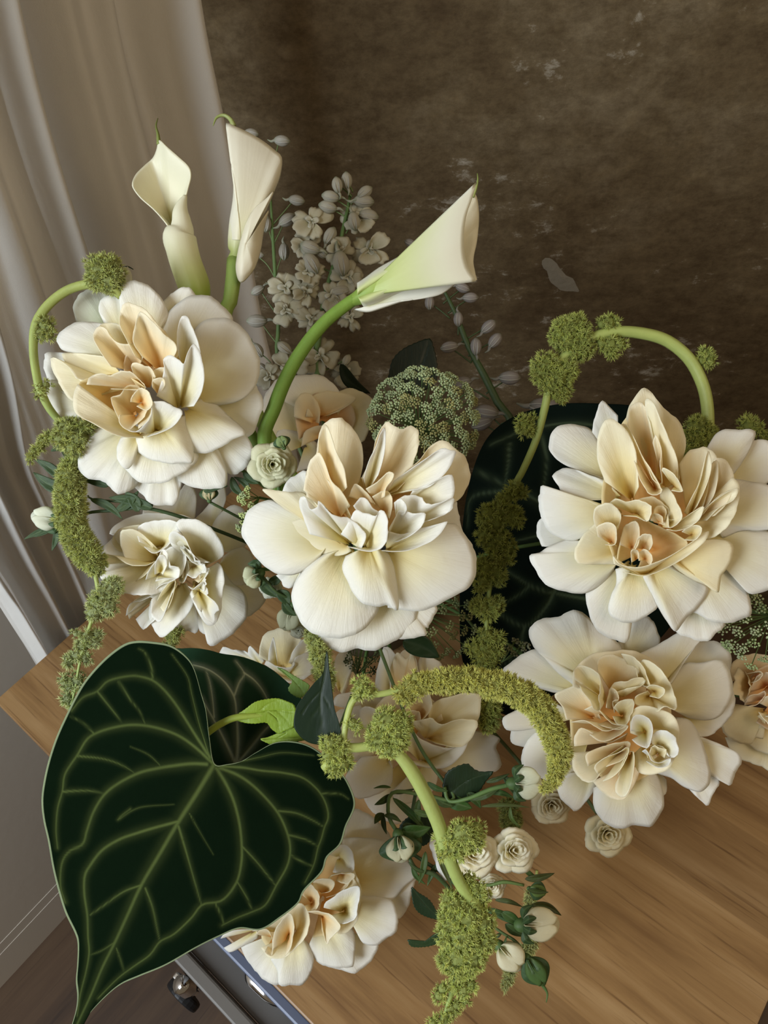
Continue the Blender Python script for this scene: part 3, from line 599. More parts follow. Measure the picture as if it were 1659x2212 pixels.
flower('garden_rose', 'white double rose at left over the table edge, beside the hanging amaranth tassel', 'rose', (30, 900, 2.812), .490, (970, 950), [
 ('w', 960, 680, -55, -60, 0, 10, [780,600, 800,530, 890,530, 960,515, 1010,450, 1050,408, 1095,435, 1112,500, 1100,620]),
 ('w', 1180, 740, -60, -65, 0, 10, [1100,620, 1160,560, 1210,500, 1265,400, 1290,480, 1270,560, 1220,680]),
 ('w', 1220, 800, -55, -60, 6, 10, [1195,680, 1240,600, 1320,543, 1390,555, 1430,640, 1430,760, 1330,830]),
 ('w', 1250, 920, -50, -55, 6, 10, [1270,850, 1330,810, 1400,795, 1455,850, 1460,960, 1400,1020, 1320,1020]),
 ('w', 1260, 1080, -70, -75, 0, 10, [1330,1010, 1460,1000, 1530,1090, 1490,1170, 1420,1215, 1340,1200]),
 ('w', 1110, 1000, -25, (-20,-35,-25), 16, 18, [1240,880, 1320,1000, 1390,1060, 1420,1140, 1400,1240, 1330,1320, 1260,1370, 1200,1395, 1170,1365, 1190,1335, 1130,1300, 1112,1200]),
 ('w', 1060, 1100, -45, -50, 0, 8, [1000,1200, 990,1295, 1060,1305, 1120,1300, 1130,1180]),
 ('w', 900, 700, -30, (10,20,0), 4, -16, [600,720, 580,710, 600,670, 660,630, 740,600, 850,588, 980,588, 1080,620, 1090,700]),
 ('l', 900, 830, -20, (40,55,40), 0, -20, [640,820, 600,780, 600,730, 650,680, 740,660, 900,640, 1000,660, 990,740]),
 ('w', 880, 850, -20, (45,55,40), 6, -18, [560,1010, 520,960, 528,880, 545,810, 585,750, 650,690, 700,720]),
 ('l', 870, 850, 0, (55,70,60), 10, 14, [700,900, 660,820, 640,740, 660,690, 740,690, 800,730, 870,800], dict(ruf=6)),
 ('w', 900, 790, 20, (65,85,75), 8, 12, [760,760, 745,690, 800,640, 900,630, 1000,640, 990,700, 930,790, 850,830, 790,790], dict(ruf=8)),
 ('l', 850, 880, 0, (60,70,60), 14, 16, [530,900, 545,840, 620,850, 700,900, 800,905, 860,880, 800,960, 740,1000]),
 ('w', 860, 900, -10, (55,65,60), 20, 18, [530,940, 520,975, 560,1010, 585,1055, 680,1075, 790,1085, 880,1070, 960,990, 900,900], dict(ruf=8)),
 ('w', 950, 960, 10, (70,90,75), 6, 12, [850,1060, 900,1020, 1000,980, 1040,900, 1040,800, 960,790, 900,830], dict(ruf=6)),
 ('w', 880, 960, 30, (85,100,90), 8, 14, [800,990, 820,930, 870,870, 905,805, 940,830, 950,900, 1000,920, 1000,980, 920,985, 860,1000]),
 ('w', 890, 940, 70, (110,120,105), 10, 10, [855,960, 858,900, 885,840, 920,845, 930,900, 905,960], R1),
 ('w', 1010, 950, 10, (70,80,70), 0, 10, [900,800, 980,760, 1030,780, 1050,860, 1060,940, 1030,1010, 1000,1000]),
 ('w', 1150, 900, -5, (80,90,70), 30, 30, [970,800, 940,740, 955,700, 1000,680, 980,650, 1020,620, 1110,630, 1190,670, 1250,740, 1278,830, 1240,870, 1190,890]),
 ('w', 1080, 830, 50, (110,120,105), 6, 14, [945,760, 950,710, 990,700, 1040,740, 1070,800, 1120,870, 1190,885, 1150,900, 1080,880, 1010,800], dict(ruf=13, jag=4)),
 ('w', 1090, 900, 50, (100,115,100), 6, 12, [1025,830, 1040,790, 1090,840, 1130,890, 1170,900, 1150,950, 1090,980, 1050,960], dict(ruf=13, jag=4)),
 ('p', 1080, 970, 30, (75,95,85), 0, -12, [1020,980, 1030,900, 1070,870, 1130,900, 1160,960, 1120,1010], dict(ruf=10, jag=4)),
 ('w', 1110, 1000, -5, (75,85,70), 28, 28, [1160,920, 1200,910, 1250,890, 1275,980, 1265,1100, 1255,1200, 1210,1265, 1160,1250, 1110,1170, 1070,1080]),
 ('w', 1130, 1060, 50, (100,125,100), 8, 14, [1060,1030, 1090,1050, 1150,1000, 1175,1080, 1215,1120, 1240,1160, 1215,1240, 1170,1235, 1120,1160, 1080,1110], dict(ruf=14, jag=4)),
 ('w', 1130, 1010, 50, (100,110,100), 4, 12, [1130,960, 1160,920, 1180,930, 1165,1000, 1160,1060, 1120,1040], dict(ruf=12, jag=4)),
 ('l', 980, 1000, -20, (20,35,30), 8, 14, [700,1230, 690,1180, 740,1110, 820,1080, 900,1030]),
 ('w', 960, 1020, -15, (30,45,35), 14, 16, [680,1210, 700,1140, 770,1120, 850,1100, 880,1200, 830,1260, 780,1290, 740,1230], dict(ruf=9, jag=3)),
 ('w', 1010, 1020, -10, (30,45,40), 16, 18, [830,1120, 820,1200, 850,1290, 900,1345, 950,1310, 1020,1240, 1080,1160, 1090,1100, 1050,1010], dict(ruf=7)),
 ('w', 970, 1020, 10, (60,75,65), 10, 12, [835,1110, 835,1200, 880,1250, 915,1200, 950,1100, 1000,1010], dict(ruf=7)),
 ('l', 990, 1000, 20, (65,80,70), 8, 12, [870,1120, 900,1060, 950,1000, 980,1000, 960,1110, 920,1190, 890,1160], dict(ruf=6)),
], k=1.0)

flower('garden_rose', 'pale rose behind the front amaranth arch, below the large centre rose', 'rose', (440, 1300, 2.5136), .510, (1150, 760), [
 ('w', 1000, 620, -45, -45, 0, 8, [700,560, 720,510, 790,490, 900,480, 1000,500, 1050,560]),
 ('w', 960, 760, -35, (-30,-45,-35), 10, 12, [850,560, 720,600, 700,700, 740,800, 800,860, 900,860]),
 ('w', 1250, 860, -40, (-35,-45,-40), 10, 12, [1440,700, 1530,710, 1612,745, 1590,790, 1618,880, 1580,920, 1500,935, 1420,960, 1300,920]),
 ('w', 1080, 900, -45, -50, 0, 8, [860,1050, 900,1120, 980,1190, 1080,1200, 1130,1120, 1120,1000]),
 ('w', 1180, 900, -30, (-30,-40,-35), 8, 10, [1020,1030, 1060,1090, 1180,1080, 1250,1010, 1270,960, 1262,910]),
 ('w', 1020, 850, -15, (-10,-30,-15), 14, 16, [860,840, 780,930, 772,1010, 830,1066, 910,1060, 1000,1010, 1025,960, 1000,870]),
 ('p', 1180, 700, -20, (30,40,30), 6, -20, [930,640, 940,560, 1010,500, 1110,480, 1200,500, 1270,560, 1300,640]),
 ('l', 1230, 690, -10, (40,60,45), 10, 14, [1220,600, 1260,540, 1350,510, 1440,495, 1504,510, 1500,600, 1460,680, 1380,660]),
 ('o', 1100, 660, -20, (20,30,20), -10, -10, [960,640, 960,580, 1050,540, 1150,560, 1160,640]),
 ('p', 1170, 640, 0, (50,65,55), 0, 12, [1090,620, 1100,560, 1150,500, 1210,480, 1240,560, 1210,620, 1170,650], dict(ruf=6)),
 ('p', 1150, 650, 10, (55,65,55), 0, -10, [1100,620, 1130,590, 1170,600, 1180,640], R1),
 ('l', 1220, 740, 0, (60,75,60), 14, 16, [1120,650, 1190,640, 1240,632, 1290,665, 1380,640, 1470,640, 1490,660, 1440,760, 1380,790, 1260,770], dict(ruf=8)),
 ('w', 1200, 860, -20, (45,55,50), 24, 22, [1060,760, 1110,680, 1180,745, 1280,782, 1370,790, 1440,730, 1400,830, 1320,900, 1200,900, 1090,860]),
 ('w', 1000, 700, -5, (40,55,45), 10, 10, [850,680, 845,590, 900,570, 980,620, 1060,680, 1040,760, 930,760]),
])
flower('lisianthus', 'small white flower with upright folded petals, right above the front amaranth arch', 'flower', (440, 1300, 2.5136), .515, (1060, 440), [
 ('w', 1100, 520, -20, (-5,0,0), 6, -14, [940,480, 940,400, 960,320, 975,250, 1010,245, 1050,290, 1110,255, 1150,300, 1165,390, 1150,480], dict(ruf=8)),
 ('w', 1020, 510, 0, (20,35,30), 12, 14, [930,465, 935,400, 955,320, 975,252, 1000,270, 1010,340, 1015,430, 1010,490], R1),
 ('p', 1070, 500, 5, (25,40,30), 8, 12, [1000,440, 1020,340, 1050,275, 1100,310, 1130,270, 1150,330, 1150,430, 1120,480], dict(ruf=9)),
 ('w', 1200, 440, -20, (-10,0,-10), 8, 12, [1155,380, 1170,320, 1190,275, 1240,300, 1290,340, 1290,400]),
])
flower('lisianthus', 'small white flower poking out between two table gaps, above the second veined leaf', 'flower', (440, 1300, 2.5136), .53, (430, 340), [
 ('w', 300, 340, -30, -25, 0, 10, [100,310, 80,285, 110,245, 160,262, 210,262, 260,290, 300,320], dict(ruf=8)),
 ('w', 310, 340, -15, (-5,10,0), 4, 8, [250,300, 240,270, 250,240, 290,275, 330,320], R1),
 ('l', 440, 350, -20, (10,30,10), 4, -26, [300,300, 305,230, 330,180, 380,150, 430,140, 500,180, 550,230, 575,310]),
 ('w', 400, 350, 0, (25,40,30), 6, 10, [350,330, 355,260, 378,195, 392,250, 400,330], R1),
 ('w', 520, 350, -5, (20,30,20), 8, 12, [460,330, 490,260, 540,200, 580,190, 590,260, 570,340]),
 ('w', 460, 400, 0, (30,40,30), 14, 16, [330,340, 345,320, 400,350, 490,350, 500,300, 570,275, 600,340, 580,400, 480,440, 380,410], dict(ruf=8)),
 ('w', 740, 480, -20, -10, 6, 10, [700,430, 710,330, 735,275, 790,272, 810,330, 790,430, 760,510]),
])
flower('garden_rose', 'cream rose with yellow heart, half hidden under the huge veined leaf', 'rose', (350, 1700, 2.765), .480, (1000, 740), [
 ('w', 1110, 420, -50, -50, 0, 10, [1040,330, 1090,220, 1150,130, 1250,170, 1340,260, 1370,340, 1300,400]),
 ('w', 1230, 620, -45, (-45,-55,-50), 6, 10, [1370,700, 1410,785, 1470,720, 1492,640, 1505,570, 1535,510, 1480,460, 1340,440]),
 ('w', 1130, 560, -30, (-25,-35,-25), 16, 14, [1070,305, 1180,300, 1300,310, 1400,360, 1480,440, 1530,520, 1450,600, 1360,680, 1190,700]),
 ('w', 1030, 840, -50, (-45,-55,-50), 6, 10, [940,1050, 1030,1085, 1100,1103, 1155,1112, 1220,1060, 1270,1010, 1292,940, 1190,900]),
 ('w', 560, 860, -30, -30, 4, 10, [350,905, 380,870, 470,850, 560,855, 570,900, 475,955, 405,988, 370,960]),
 ('w', 740, 880, -35, (-30,-40,-35), 12, 12, [470,955, 500,1020, 540,1080, 600,1140, 680,1182, 750,1150, 760,1030]),
 ('w', 800, 880, -25, (-20,-30,-20), 14, 12, [650,1030, 690,1100, 700,1180, 770,1180, 830,1186, 880,1130, 905,1020, 880,940]),
 ('w', 960, 800, -25, (-20,-30,-20), 14, 14, [870,960, 905,1020, 960,1065, 1050,1078, 1140,1073, 1150,980, 1150,880, 1110,800]),
 ('w', 1110, 720, -20, (-15,-25,-15), 12, 14, [1160,860, 1200,930, 1270,945, 1340,905, 1408,855, 1405,760, 1370,680, 1280,650, 1180,640]),
 ('d', 960, 650, -30, (10,20,10), -10, -10, [640,980, 600,860, 800,640, 950,400, 1100,440, 1170,600, 1100,840, 900,900]),
 ('l', 1060, 760, -10, (60,75,60), 16, -18, [1130,440, 1160,520, 1188,600, 1185,700, 1165,800, 1100,870, 1050,880]),
 ('w', 1060, 420, 0, (60,70,70), 18, 14, [980,400, 1030,360, 1090,345, 1140,390, 1150,460, 1135,510, 1080,520, 1020,510]),
 ('p', 1070, 500, 30, (70,85,75), 6, 10, [990,560, 1000,535, 1060,520, 1140,515, 1150,540, 1100,580, 1040,560], dict(ruf=8)),
 ('p', 970, 630, 20, (60,75,65), 6, 10, [900,600, 910,560, 980,545, 1030,570, 1010,620, 950,635], R1),
 ('p', 1040, 640, 10, (60,75,60), 0, -12, [980,660, 1040,640, 1110,590, 1130,540, 1170,590, 1140,660], dict(ruf=6)),
 ('w', 1090, 740, 20, (75,95,80), 14, 14, [965,720, 975,690, 1020,660, 1100,610, 1180,600, 1175,700, 1150,790, 1060,815, 1000,770]),
 ('p', 900, 690, 0, (50,65,55), 6, 12, [830,640, 840,600, 890,580, 935,640, 930,720, 880,750, 850,710]),
 ('p', 960, 770, 20, (65,90,70), 8, 12, [870,745, 930,740, 1010,765, 1065,830, 1060,860, 1010,900, 985,938, 955,850]),
 ('l', 800, 860, -15, (35,45,35), 12, 14, [540,860, 620,830, 740,760, 830,690, 885,790, 850,900, 770,990, 720,1025, 640,1020, 590,960]),
 ('p', 760, 880, 10, (50,65,55), 8, 10, [660,980, 665,880, 710,800, 770,760, 790,850, 770,960, 735,1010]),
 ('p', 660, 900, 5, (45,55,45), 6, -8, [560,880, 590,850, 640,860, 660,940, 655,1010, 610,990]),
])
flower('garden_rose', 'peach orange rose cut by the right frame edge behind the lower right rose', 'rose', (1459, 1150, 4.02), .520, (820, 1500), [
 ('p', 800, 1300, -35, -30, 0, 10, [480,1290, 470,1180, 540,1090, 640,1060, 760,1060, 900,1090]),
 ('l', 820, 1820, -50, (-40,-50,-45), 10, 12, [430,1780, 470,1870, 560,1970, 680,2010, 770,2040, 880,2110, 980,2050, 980,1850]),
 ('l', 820, 1650, -30, (-25,-30,-25), 10, 12, [440,1750, 480,1810, 600,1830, 690,1880, 820,1930, 960,1950, 960,1700]),
 ('l', 780, 1560, -10, (0,-10,0), 16, 14, [520,1490, 420,1600, 400,1710, 480,1800, 580,1835, 660,1835, 690,1780, 760,1790, 760,1700, 700,1600]),
 ('o', 850, 1450, -20, 20, -10, -10, [600,1500, 620,1350, 700,1200, 850,1150, 1000,1300, 1000,1600, 850,1720, 700,1650], dict(reach=.8)),
 ('p', 680, 1330, -10, (50,60,50), 14, 16, [545,1170, 510,1260, 505,1340, 530,1410, 580,1470, 620,1440, 630,1380, 640,1290, 600,1200], dict(ruf=14, jag=5)),
 ('o', 800, 1330, 0, (50,60,55), 6, 10, [640,1390, 680,1300, 740,1230, 850,1220, 900,1300, 840,1390, 740,1400]),
 ('p', 720, 1230, 0, (50,65,55), 0, 10, [610,1230, 680,1215, 740,1205, 755,1240, 710,1290, 650,1310], R1),
 ('o', 800, 1440, 10, (60,70,60), 8, 10, [610,1480, 640,1420, 720,1400, 780,1385, 760,1440, 700,1500, 630,1510]),
 ('p', 860, 1530, 10, (60,75,60), 8, 10, [720,1480, 780,1430, 900,1420, 960,1500, 900,1600, 780,1600]),
 ('l', 900, 1620, 0, (50,60,50), 10, 10, [720,1560, 780,1640, 860,1700, 960,1700, 980,1580]),
])
flower('garden_rose', 'dim peach rose behind the bent calla stem, left of the lace flower dome', 'rose', (0, 0, 1), .56, (700, 910), [
 ('w', 640, 950, -20, -20, 0, 6, [570,960, 560,900, 575,850, 610,815, 650,840]),
 ('w', 700, 900, -15, (-5,-10,-10), 8, 10, [600,860, 625,820, 660,808, 700,815, 730,840, 740,880]),
 ('l', 740, 910, -15, (-5,-5,-5), 8, 8, [720,850, 760,838, 795,855, 812,875, 800,920, 780,955, 730,950]),
 ('w', 660, 960, -20, -20, 4, 6, [590,990, 600,930, 640,930, 690,960, 700,1000, 640,1020]),
 ('o', 700, 910, -10, 10, -5, -6, [645,950, 640,890, 680,850, 740,860, 770,900, 740,950, 690,970], dict(reach=.9)),
 ('p', 690, 900, 0, (20,26,20), 4, 5, [660,900, 670,860, 710,845, 750,850, 770,862, 730,890]),
 ('p', 680, 910, 5, (20,26,20), 3, 5, [635,900, 640,860, 670,850, 690,880, 690,915]),
 ('p', 700, 940, 0, (15,22,15), 3, 5, [650,965, 660,930, 700,920, 740,930, 730,960, 690,975]),
], k=1.0)

# ------------------------------------------------------------------ lofted bodies
def loft(name, secs, d0, parent, cols, m=M_CALLA, n=40, seg=28, solid=0.0, flat=1.0, arc=(0, 360)):
    """secs rows: x, y, h, radius; circle sections lie across the axis"""
    q = catmull(secs, n); d = d0*(1-q[:, 2]/F)
    p = W(q[:, :2], q[:, 2], d0); R = q[:, 3]*d0/F
    T = np.gradient(p, axis=0); T /= np.linalg.norm(T, axis=1)[:, None]
    V = []; C = []; U = []
    cs = np.array(cols, float); ct = np.linspace(0, 1, len(cs)); full = arc[1]-arc[0] >= 360
    ns = seg if full else seg+1
    for i in range(n):
        N = np.cross(T[i], BZ); N /= np.linalg.norm(N); B = np.cross(T[i], N)
        c = [np.interp(i/(n-1), ct, cs[:, k]) for k in range(3)]
        for j in range(ns):
            a = math.radians(arc[0]+(arc[1]-arc[0])*j/seg)
            V.append(p[i]+(N*math.cos(a)+B*math.sin(a)*flat)*R[i]); C.append(c); U.append((j/seg, i/n))
    f = grid_faces(n, ns, wrap=full)
    if full: f.append(tuple(range(ns))[::-1]); f.append(tuple(range((n-1)*ns, n*ns)))
    return mesh_obj(name, np.array(V), f, m, parent, C, U, solid=solid)
GR = (.20, .34, .05); GL = (.42, .52, .14); IV = (.86, .83, .62); IW = (.90, .89, .78)
def conv(o, ox, oy, sc): return [v/sc+(ox if i % 2 == 0 else oy) for i, v in enumerate(o)]
def cv(secs, ox, oy, sc): return [(a/sc+ox, b/sc+oy, h, r/sc) for a, b, h, r in secs]
CC_ = (200, 200, 2.5136)
CK = dict(bw=0, m=M_CALLA, ruf=1.5, curl=8, jag=.2, solid=.0008, nr=22, nf=72)
# left calla, open towards the camera
c1 = thing('calla_lily', W([(395, 560)], 0., .50)[0], 'ivory calla lily at left with its funnel open to the camera before the curtain', 'flower')
petal(c1, (432/2.5136+200, 720/2.5136+200), conv([425, 752, 395, 705, 330, 632, 262, 572, 222, 520, 216, 488, 238, 440, 285, 392, 330, 352, 350, 305, 358, 262, 372, 262, 400, 290, 470, 352, 522, 402, 534, 450, 520, 510, 505, 570], *CC_), .50,
      hb=-30, ht=(10, 22, 22, -18, 22, 22, 10), bulge=-22, arch=0, c_in=(.62, .58, .25), c_mid=(.86, .82, .58), c_out=IV, reach=.4, name='spathe', **CK)
loft('spathe', cv([(505, 560, 5, 10), (488, 600, 5, 26), (478, 650, 4, 42), (483, 700, 2, 52), (484, 745, 0, 66), (472, 785, 0, 88), (486, 850, 0, 86), (505, 920, 0, 85), (528, 985, 0, 86), (548, 1040, 0, 86), (562, 1090, 0, 78), (570, 1140, 0, 60), (580, 1200, 0, 40)], *CC_), .50, c1,
     [IV, IV, IV, (.80, .78, .50), (.62, .64, .28), (.36, .44, .08), GR], n=60, seg=40)
tube_px('spathe_tip', [(343, 312), (341, 290), (337, 272), (341, 255)], .50, [5, 3.5, 2, .8], M_CALLA, c1, col=(.30, .36, .10), col2=(.12, .14, .03), n=20)
tube_px('stem', [(428, 650), (445, 760), (520, 900), (640, 1100), (760, 1250)], .52, [15, 14, 13, 12, 12], M_GREEN, c1, col=GR)
# middle calla, seen from the back with its lapped edge
c2 = thing('calla_lily', W([(520, 450)], 0., .505)[0], 'upright calla lily closed like a cone, beside the curtain edge, tail curling left', 'flower')
loft('spathe', cv([(742, 900, -6, 12), (775, 880, -4, 38), (790, 830, -2, 56), (800, 760, 0, 62), (806, 700, 0, 60), (815, 640, 0, 54), (825, 590, 0, 44)], *CC_), .505, c2,
     [GL, (.55, .60, .22), (.80, .78, .52), IV, IV, IV], n=40, seg=36)
petal(c2, (805/2.5136+200, 800/2.5136+200), conv([738, 800, 745, 700, 765, 560, 764, 420, 748, 270, 725, 175, 740, 168, 768, 182, 850, 220, 930, 268, 990, 315, 1026, 352, 1020, 440, 990, 525, 940, 640, 890, 740], *CC_), .505,
      hb=22, ht=(5, 8, 14, 14, -10, -14, 0), bulge=10, arch=30, c_in=(.80, .78, .50), c_mid=(.88, .84, .64), c_out=(.88, .84, .68), reach=.4, name='spathe', **CK)
petal(c2, (835/2.5136+200, 820/2.5136+200), conv([984, 535, 945, 575, 890, 620, 845, 690, 815, 770, 790, 870, 779, 950, 790, 1010, 808, 1031, 840, 1005, 880, 950, 910, 860, 930, 740, 955, 640], *CC_), .505,
      hb=44, ht=(30, 34, 20, 26, 26, 10, 20), bulge=8, arch=8, c_in=(.88, .84, .66), c_mid=(.88, .84, .66), c_out=(.86, .80, .62), reach=.4, name='spathe', **CK)
tube_px('spathe_tip', [(505, 272, 2), (498, 258, 2), (484, 249, 2), (468, 254, 2), (460, 272, 2)], .505, [6, 4.5, 3.5, 2.5, .8], M_CALLA, c2, col=(.40, .44, .16), col2=(.30, .36, .10), n=24)
tube_px('stem', [(508, 560, -8), (505, 600), (498, 650), (490, 700), (560, 900), (760, 1240)], .505, [17, 15, 13.5, 13, 12, 12], M_GREEN, c2, col=(.34, .46, .10), col2=GR, n=40)
# right calla on a bowed stem
c3 = thing('calla_lily', W([(890, 580)], 0., .47)[0], 'calla lily leaning right on a long bowed green stem against the dark wall', 'flower')
petal(c3, (960, 560), [1020, 412, 1030, 428, 1034, 470, 1030, 520, 1022, 562, 1026, 590, 1029, 606, 1010, 600, 990, 590], .47, hb=-25, ht=(-5, -24, -24, -5), bulge=-10, arch=-16, c_in=(.80, .70, .44), c_mid=(.86, .80, .58), c_out=(.88, .84, .66), name='spathe', **CK)
petal(c3, (800, 660), [766, 668, 780, 672, 800, 673, 835, 662, 880, 648, 920, 643, 955, 634, 985, 612, 1004, 592, 960, 590, 880, 610], .47, hb=-8, ht=(-8, -2, -6, -10), bulge=4, arch=6, c_in=(.80, .80, .52), c_mid=IW, c_out=IW, name='spathe', **CK)
petal(c3, (772, 640), [772, 612, 790, 600, 820, 578, 860, 556, 905, 530, 945, 500, 985, 462, 1010, 430, 1026, 400, 1030, 392, 1020, 428, 1008, 462, 1002, 500, 1003, 545, 1012, 580, 1028, 607, 1000, 597, 960, 598, 910, 612, 860, 632, 815, 654, 785, 662], .47,
      hb=4, ht=(-4, -4, -6, -2, 10, 0, -6, -4), bulge=24, arch=38, c_in=(.42, .54, .12), c_mid=(.66, .72, .32), c_out=(.90, .89, .74), reach=.45, name='spathe', **CK)
loft('spathe', [(748, 655, 0, 11), (770, 645, 0, 15), (790, 635, 0, 22), (812, 622, 0, 28), (840, 606, -2, 30)], .47, c3, [(.24, .38, .06), (.30, .44, .08), (.44, .56, .14), (.62, .70, .30)], n=24, seg=30)
tube_px('spathe_tip', [(1020, 425, -2), (1028, 405), (1032, 388), (1031, 374)], .47, [5, 3.5, 2, .7], M_CALLA, c3, col=(.50, .58, .20), col2=(.20, .26, .06), n=16)
tube_px('stem', [(775, 642), (750, 656), (700, 697), (655, 752), (618, 815), (592, 880), (570, 950), (600, 1060), (760, 1250, -60)], .47, [13, 14, 15, 15.5, 15.5, 15, 15, 14, 13], M_GREEN, c3, col=(.24, .40, .06), col2=(.14, .28, .04), n=60, seg=14)

# ------------------------------------------------------------------ blades with drawn veins
def seg_dist(P_, a, b):
    ab = b-a; t = np.clip(((P_-a)@ab)/(ab@ab+1e-9), 0, 1); return np.linalg.norm(P_-(a+t[:, None]*ab), axis=1), t
def blade(name, parent, center, outline, veins, d0, hfun, nr, nf, base_c, vein_c, m=M_VELVET, edge_c=None, vw=1.0, jag=0, puff=1.5, solid=.0006, closed=True, patch=None):
    c = np.array(center, float); rim = catmull(np.array(outline, float).reshape(-1, 2), nf, closed)
    if jag:
        dv = rim-c; dv /= np.linalg.norm(dv, axis=1)[:, None]; ii = np.arange(nf)
        rim = rim+dv*(((ii*.5) % 1) > .3)[:, None]*jag
    s = np.linspace(0, 1, nr)**.85
    XY = (c+(rim-c)[None]*s[:, None, None]).reshape(-1, 2)
    v = np.zeros(len(XY)); vv = np.zeros(len(XY))
    for w_, pts in veins:
        pl = catmull(np.array(pts, float).reshape(-1, 2), max(6, len(pts)*2))
        n = len(pl)-1; best = np.full(len(XY), 1e9); bt = np.zeros(len(XY))
        for i in range(n):
            dd, t = seg_dist(XY, pl[i], pl[i+1]); k = dd < best; best[k] = dd[k]; bt[k] = (i+t[k])/n
        wd = w_*vw*(1.1-.55*bt)
        v = np.maximum(v, np.exp(-(best/wd)**2)*(1-.35*bt)*min(1, .55+w_/8)); vv = np.maximum(vv, np.exp(-(best/(wd*3.0))**2)*.20)
    h = hfun(XY, np.repeat(s, nf)) + puff*(1-np.minimum(1, v*1.0+vv))*2.2
    f = np.clip(np.maximum(v*.9, vv), 0, 1)[:, None]
    C = np.array(base_c)*(1-f)+np.array(vein_c)*f
    if edge_c is not None:
        e = (np.repeat(s, nf) > .988)[:, None]; C = np.where(e, np.array(edge_c), C)
    U = (XY-c)/200.
    o = mesh_obj(name, W(XY, h, d0), grid_faces(nr, nf, wrap=closed, flip=True), m, parent, C, U, solid=solid)
    return o
def cx(o, ox=0, oy=1300, sc=2.127): return conv(o, ox, oy, sc)
OUT = cx([985,742, 962,620, 947,500, 925,420, 893,310, 855,250, 785,200, 700,183, 620,180, 560,200, 480,262, 400,350, 350,430, 300,530, 258,625, 225,725, 203,820, 192,910, 200,1000, 222,1100, 243,1220, 270,1330, 302,1430, 345,1520, 358,1570, 356,1660, 350,1740, 356,1810, 348,1880, 325,1960, 300,2040,
          345,2010, 385,1930, 430,1870, 500,1800, 560,1755, 640,1720, 760,1670, 900,1590, 1000,1540, 1100,1500, 1200,1505, 1290,1450, 1370,1385, 1400,1325, 1480,1240, 1505,1172, 1565,1112, 1592,1030, 1632,930, 1600,830, 1545,760, 1455,680, 1370,645, 1270,645, 1180,690, 1110,732, 1045,746])
VN = [(6.5, [985,745, 900,885, 820,1010, 735,1155, 650,1300, 590,1430, 530,1560, 470,1680, 420,1800, 340,1970]),
 (4.5, [975,738, 900,670, 830,620, 760,590, 680,570, 600,565, 520,578, 450,600, 400,632, 355,705, 300,790, 287,870, 265,950, 258,1050, 265,1130]),
 (5, [950,745, 880,743, 800,752, 720,765, 640,785, 550,830, 480,885, 430,965, 400,1050, 380,1112, 320,1145, 285,1200, 278,1300, 300,1380]),
 (4.5, [965,715, 890,600, 840,520, 800,460, 750,400, 700,360, 640,342, 600,340, 540,350, 490,368, 445,412, 380,440, 330,500]),
 (4.5, [820,1008, 700,1040, 620,1065, 550,1090, 470,1140, 415,1210, 390,1260, 388,1340, 402,1440, 405,1540, 410,1610, 395,1700, 370,1800, 355,1900]),
 (3, [650,1300, 570,1330, 490,1385, 415,1438]), (3.5, [820,1030, 850,1130, 890,1270, 925,1390]),
 (4.5, [995,765, 1040,840, 1075,920, 1100,1020, 1110,1120, 1108,1200, 1085,1290, 1020,1370, 930,1390, 880,1450, 800,1525, 735,1560, 690,1620, 620,1670, 540,1730, 450,1820]),
 (2.8, [668,1315, 700,1400, 720,1490, 735,1560]),
 (4.5, [1010,762, 1100,800, 1180,860, 1270,960, 1315,1050, 1333,1130, 1320,1210, 1270,1300, 1220,1390, 1160,1422, 1090,1450, 1020,1485]),
 (4, [1020,755, 1120,762, 1200,775, 1300,785, 1390,808, 1460,865, 1497,930, 1507,990, 1490,1035, 1475,1090, 1460,1130, 1440,1210, 1400,1290]),
 (3, [1110,1120, 1180,1195, 1225,1250, 1265,1300]), (3, [1280,960, 1360,970, 1430,1000, 1490,1035]), (2.5, [1325,1070, 1400,1090, 1460,1122]),
 (2, [1338,1165, 1400,1200, 1440,1215]), (2.2, [1480,880, 1560,882, 1600,905]), (2.6, [358,708, 470,720, 550,745, 620,785]),
 (3, [290,872, 350,868, 420,868, 480,880]), (2.4, [450,412, 500,475, 535,520, 562,558]), (2, [545,365, 600,450, 640,500, 668,562]), (1.8, [432,602, 380,555, 325,525]),
 (2.4, [702,360, 695,300, 668,235, 640,215]), (2.2, [1030,748, 1120,730, 1200,712, 1300,692, 1440,705]), (2.2, [960,700, 915,560, 880,420, 860,340, 790,240]),
 (2.4, [1090,1285, 1130,1350, 1160,1420]), (2.2, [990,1385, 1012,1430, 1030,1482]), (2, [528,1562, 470,1600, 412,1622]), (1.8, [535,1590, 555,1645, 572,1700]),
 (1.6, [600,950, 560,980, 545,1000, 640,945, 800,930]), (1.5, [735,750, 680,700, 600,665]), (1.4, [870,970, 920,1060, 980,1160])]
VN = [(w_, cx(p)) for w_, p in VN]
big = thing('anthurium_leaf', W([(465, 1650)], -5., .405)[0], 'huge dark heart-shaped leaf with pale green veins in the lower left foreground', 'leaf')
def hbig(XY, s):
    x = (XY[:, 0]-430)/350; y = (XY[:, 1]-1780)/420
    return 8-34*x*x-26*np.maximum(0, y)**2*1.2-10*np.maximum(0, -y)**2+6*np.sin(XY[:, 1]/60+x*3)*s**3+5*np.sin(XY[:, 0]/48)*s**3
blade('blade', big, (425, 1760), OUT, VN, .405, hbig, 190, 640, (.004, .0095, .004), (.095, .125, .035), edge_c=(.24, .29, .16), vw=.85, puff=.5)
tube_px('petiole', [(462, 1656, -4), (455, 1700, -60), (470, 1740, -140), (540, 1680, -215), (720, 1450, -240)], .405, [7, 8, 8, 8, 8], M_GREEN, big, col=(.16, .24, .06))
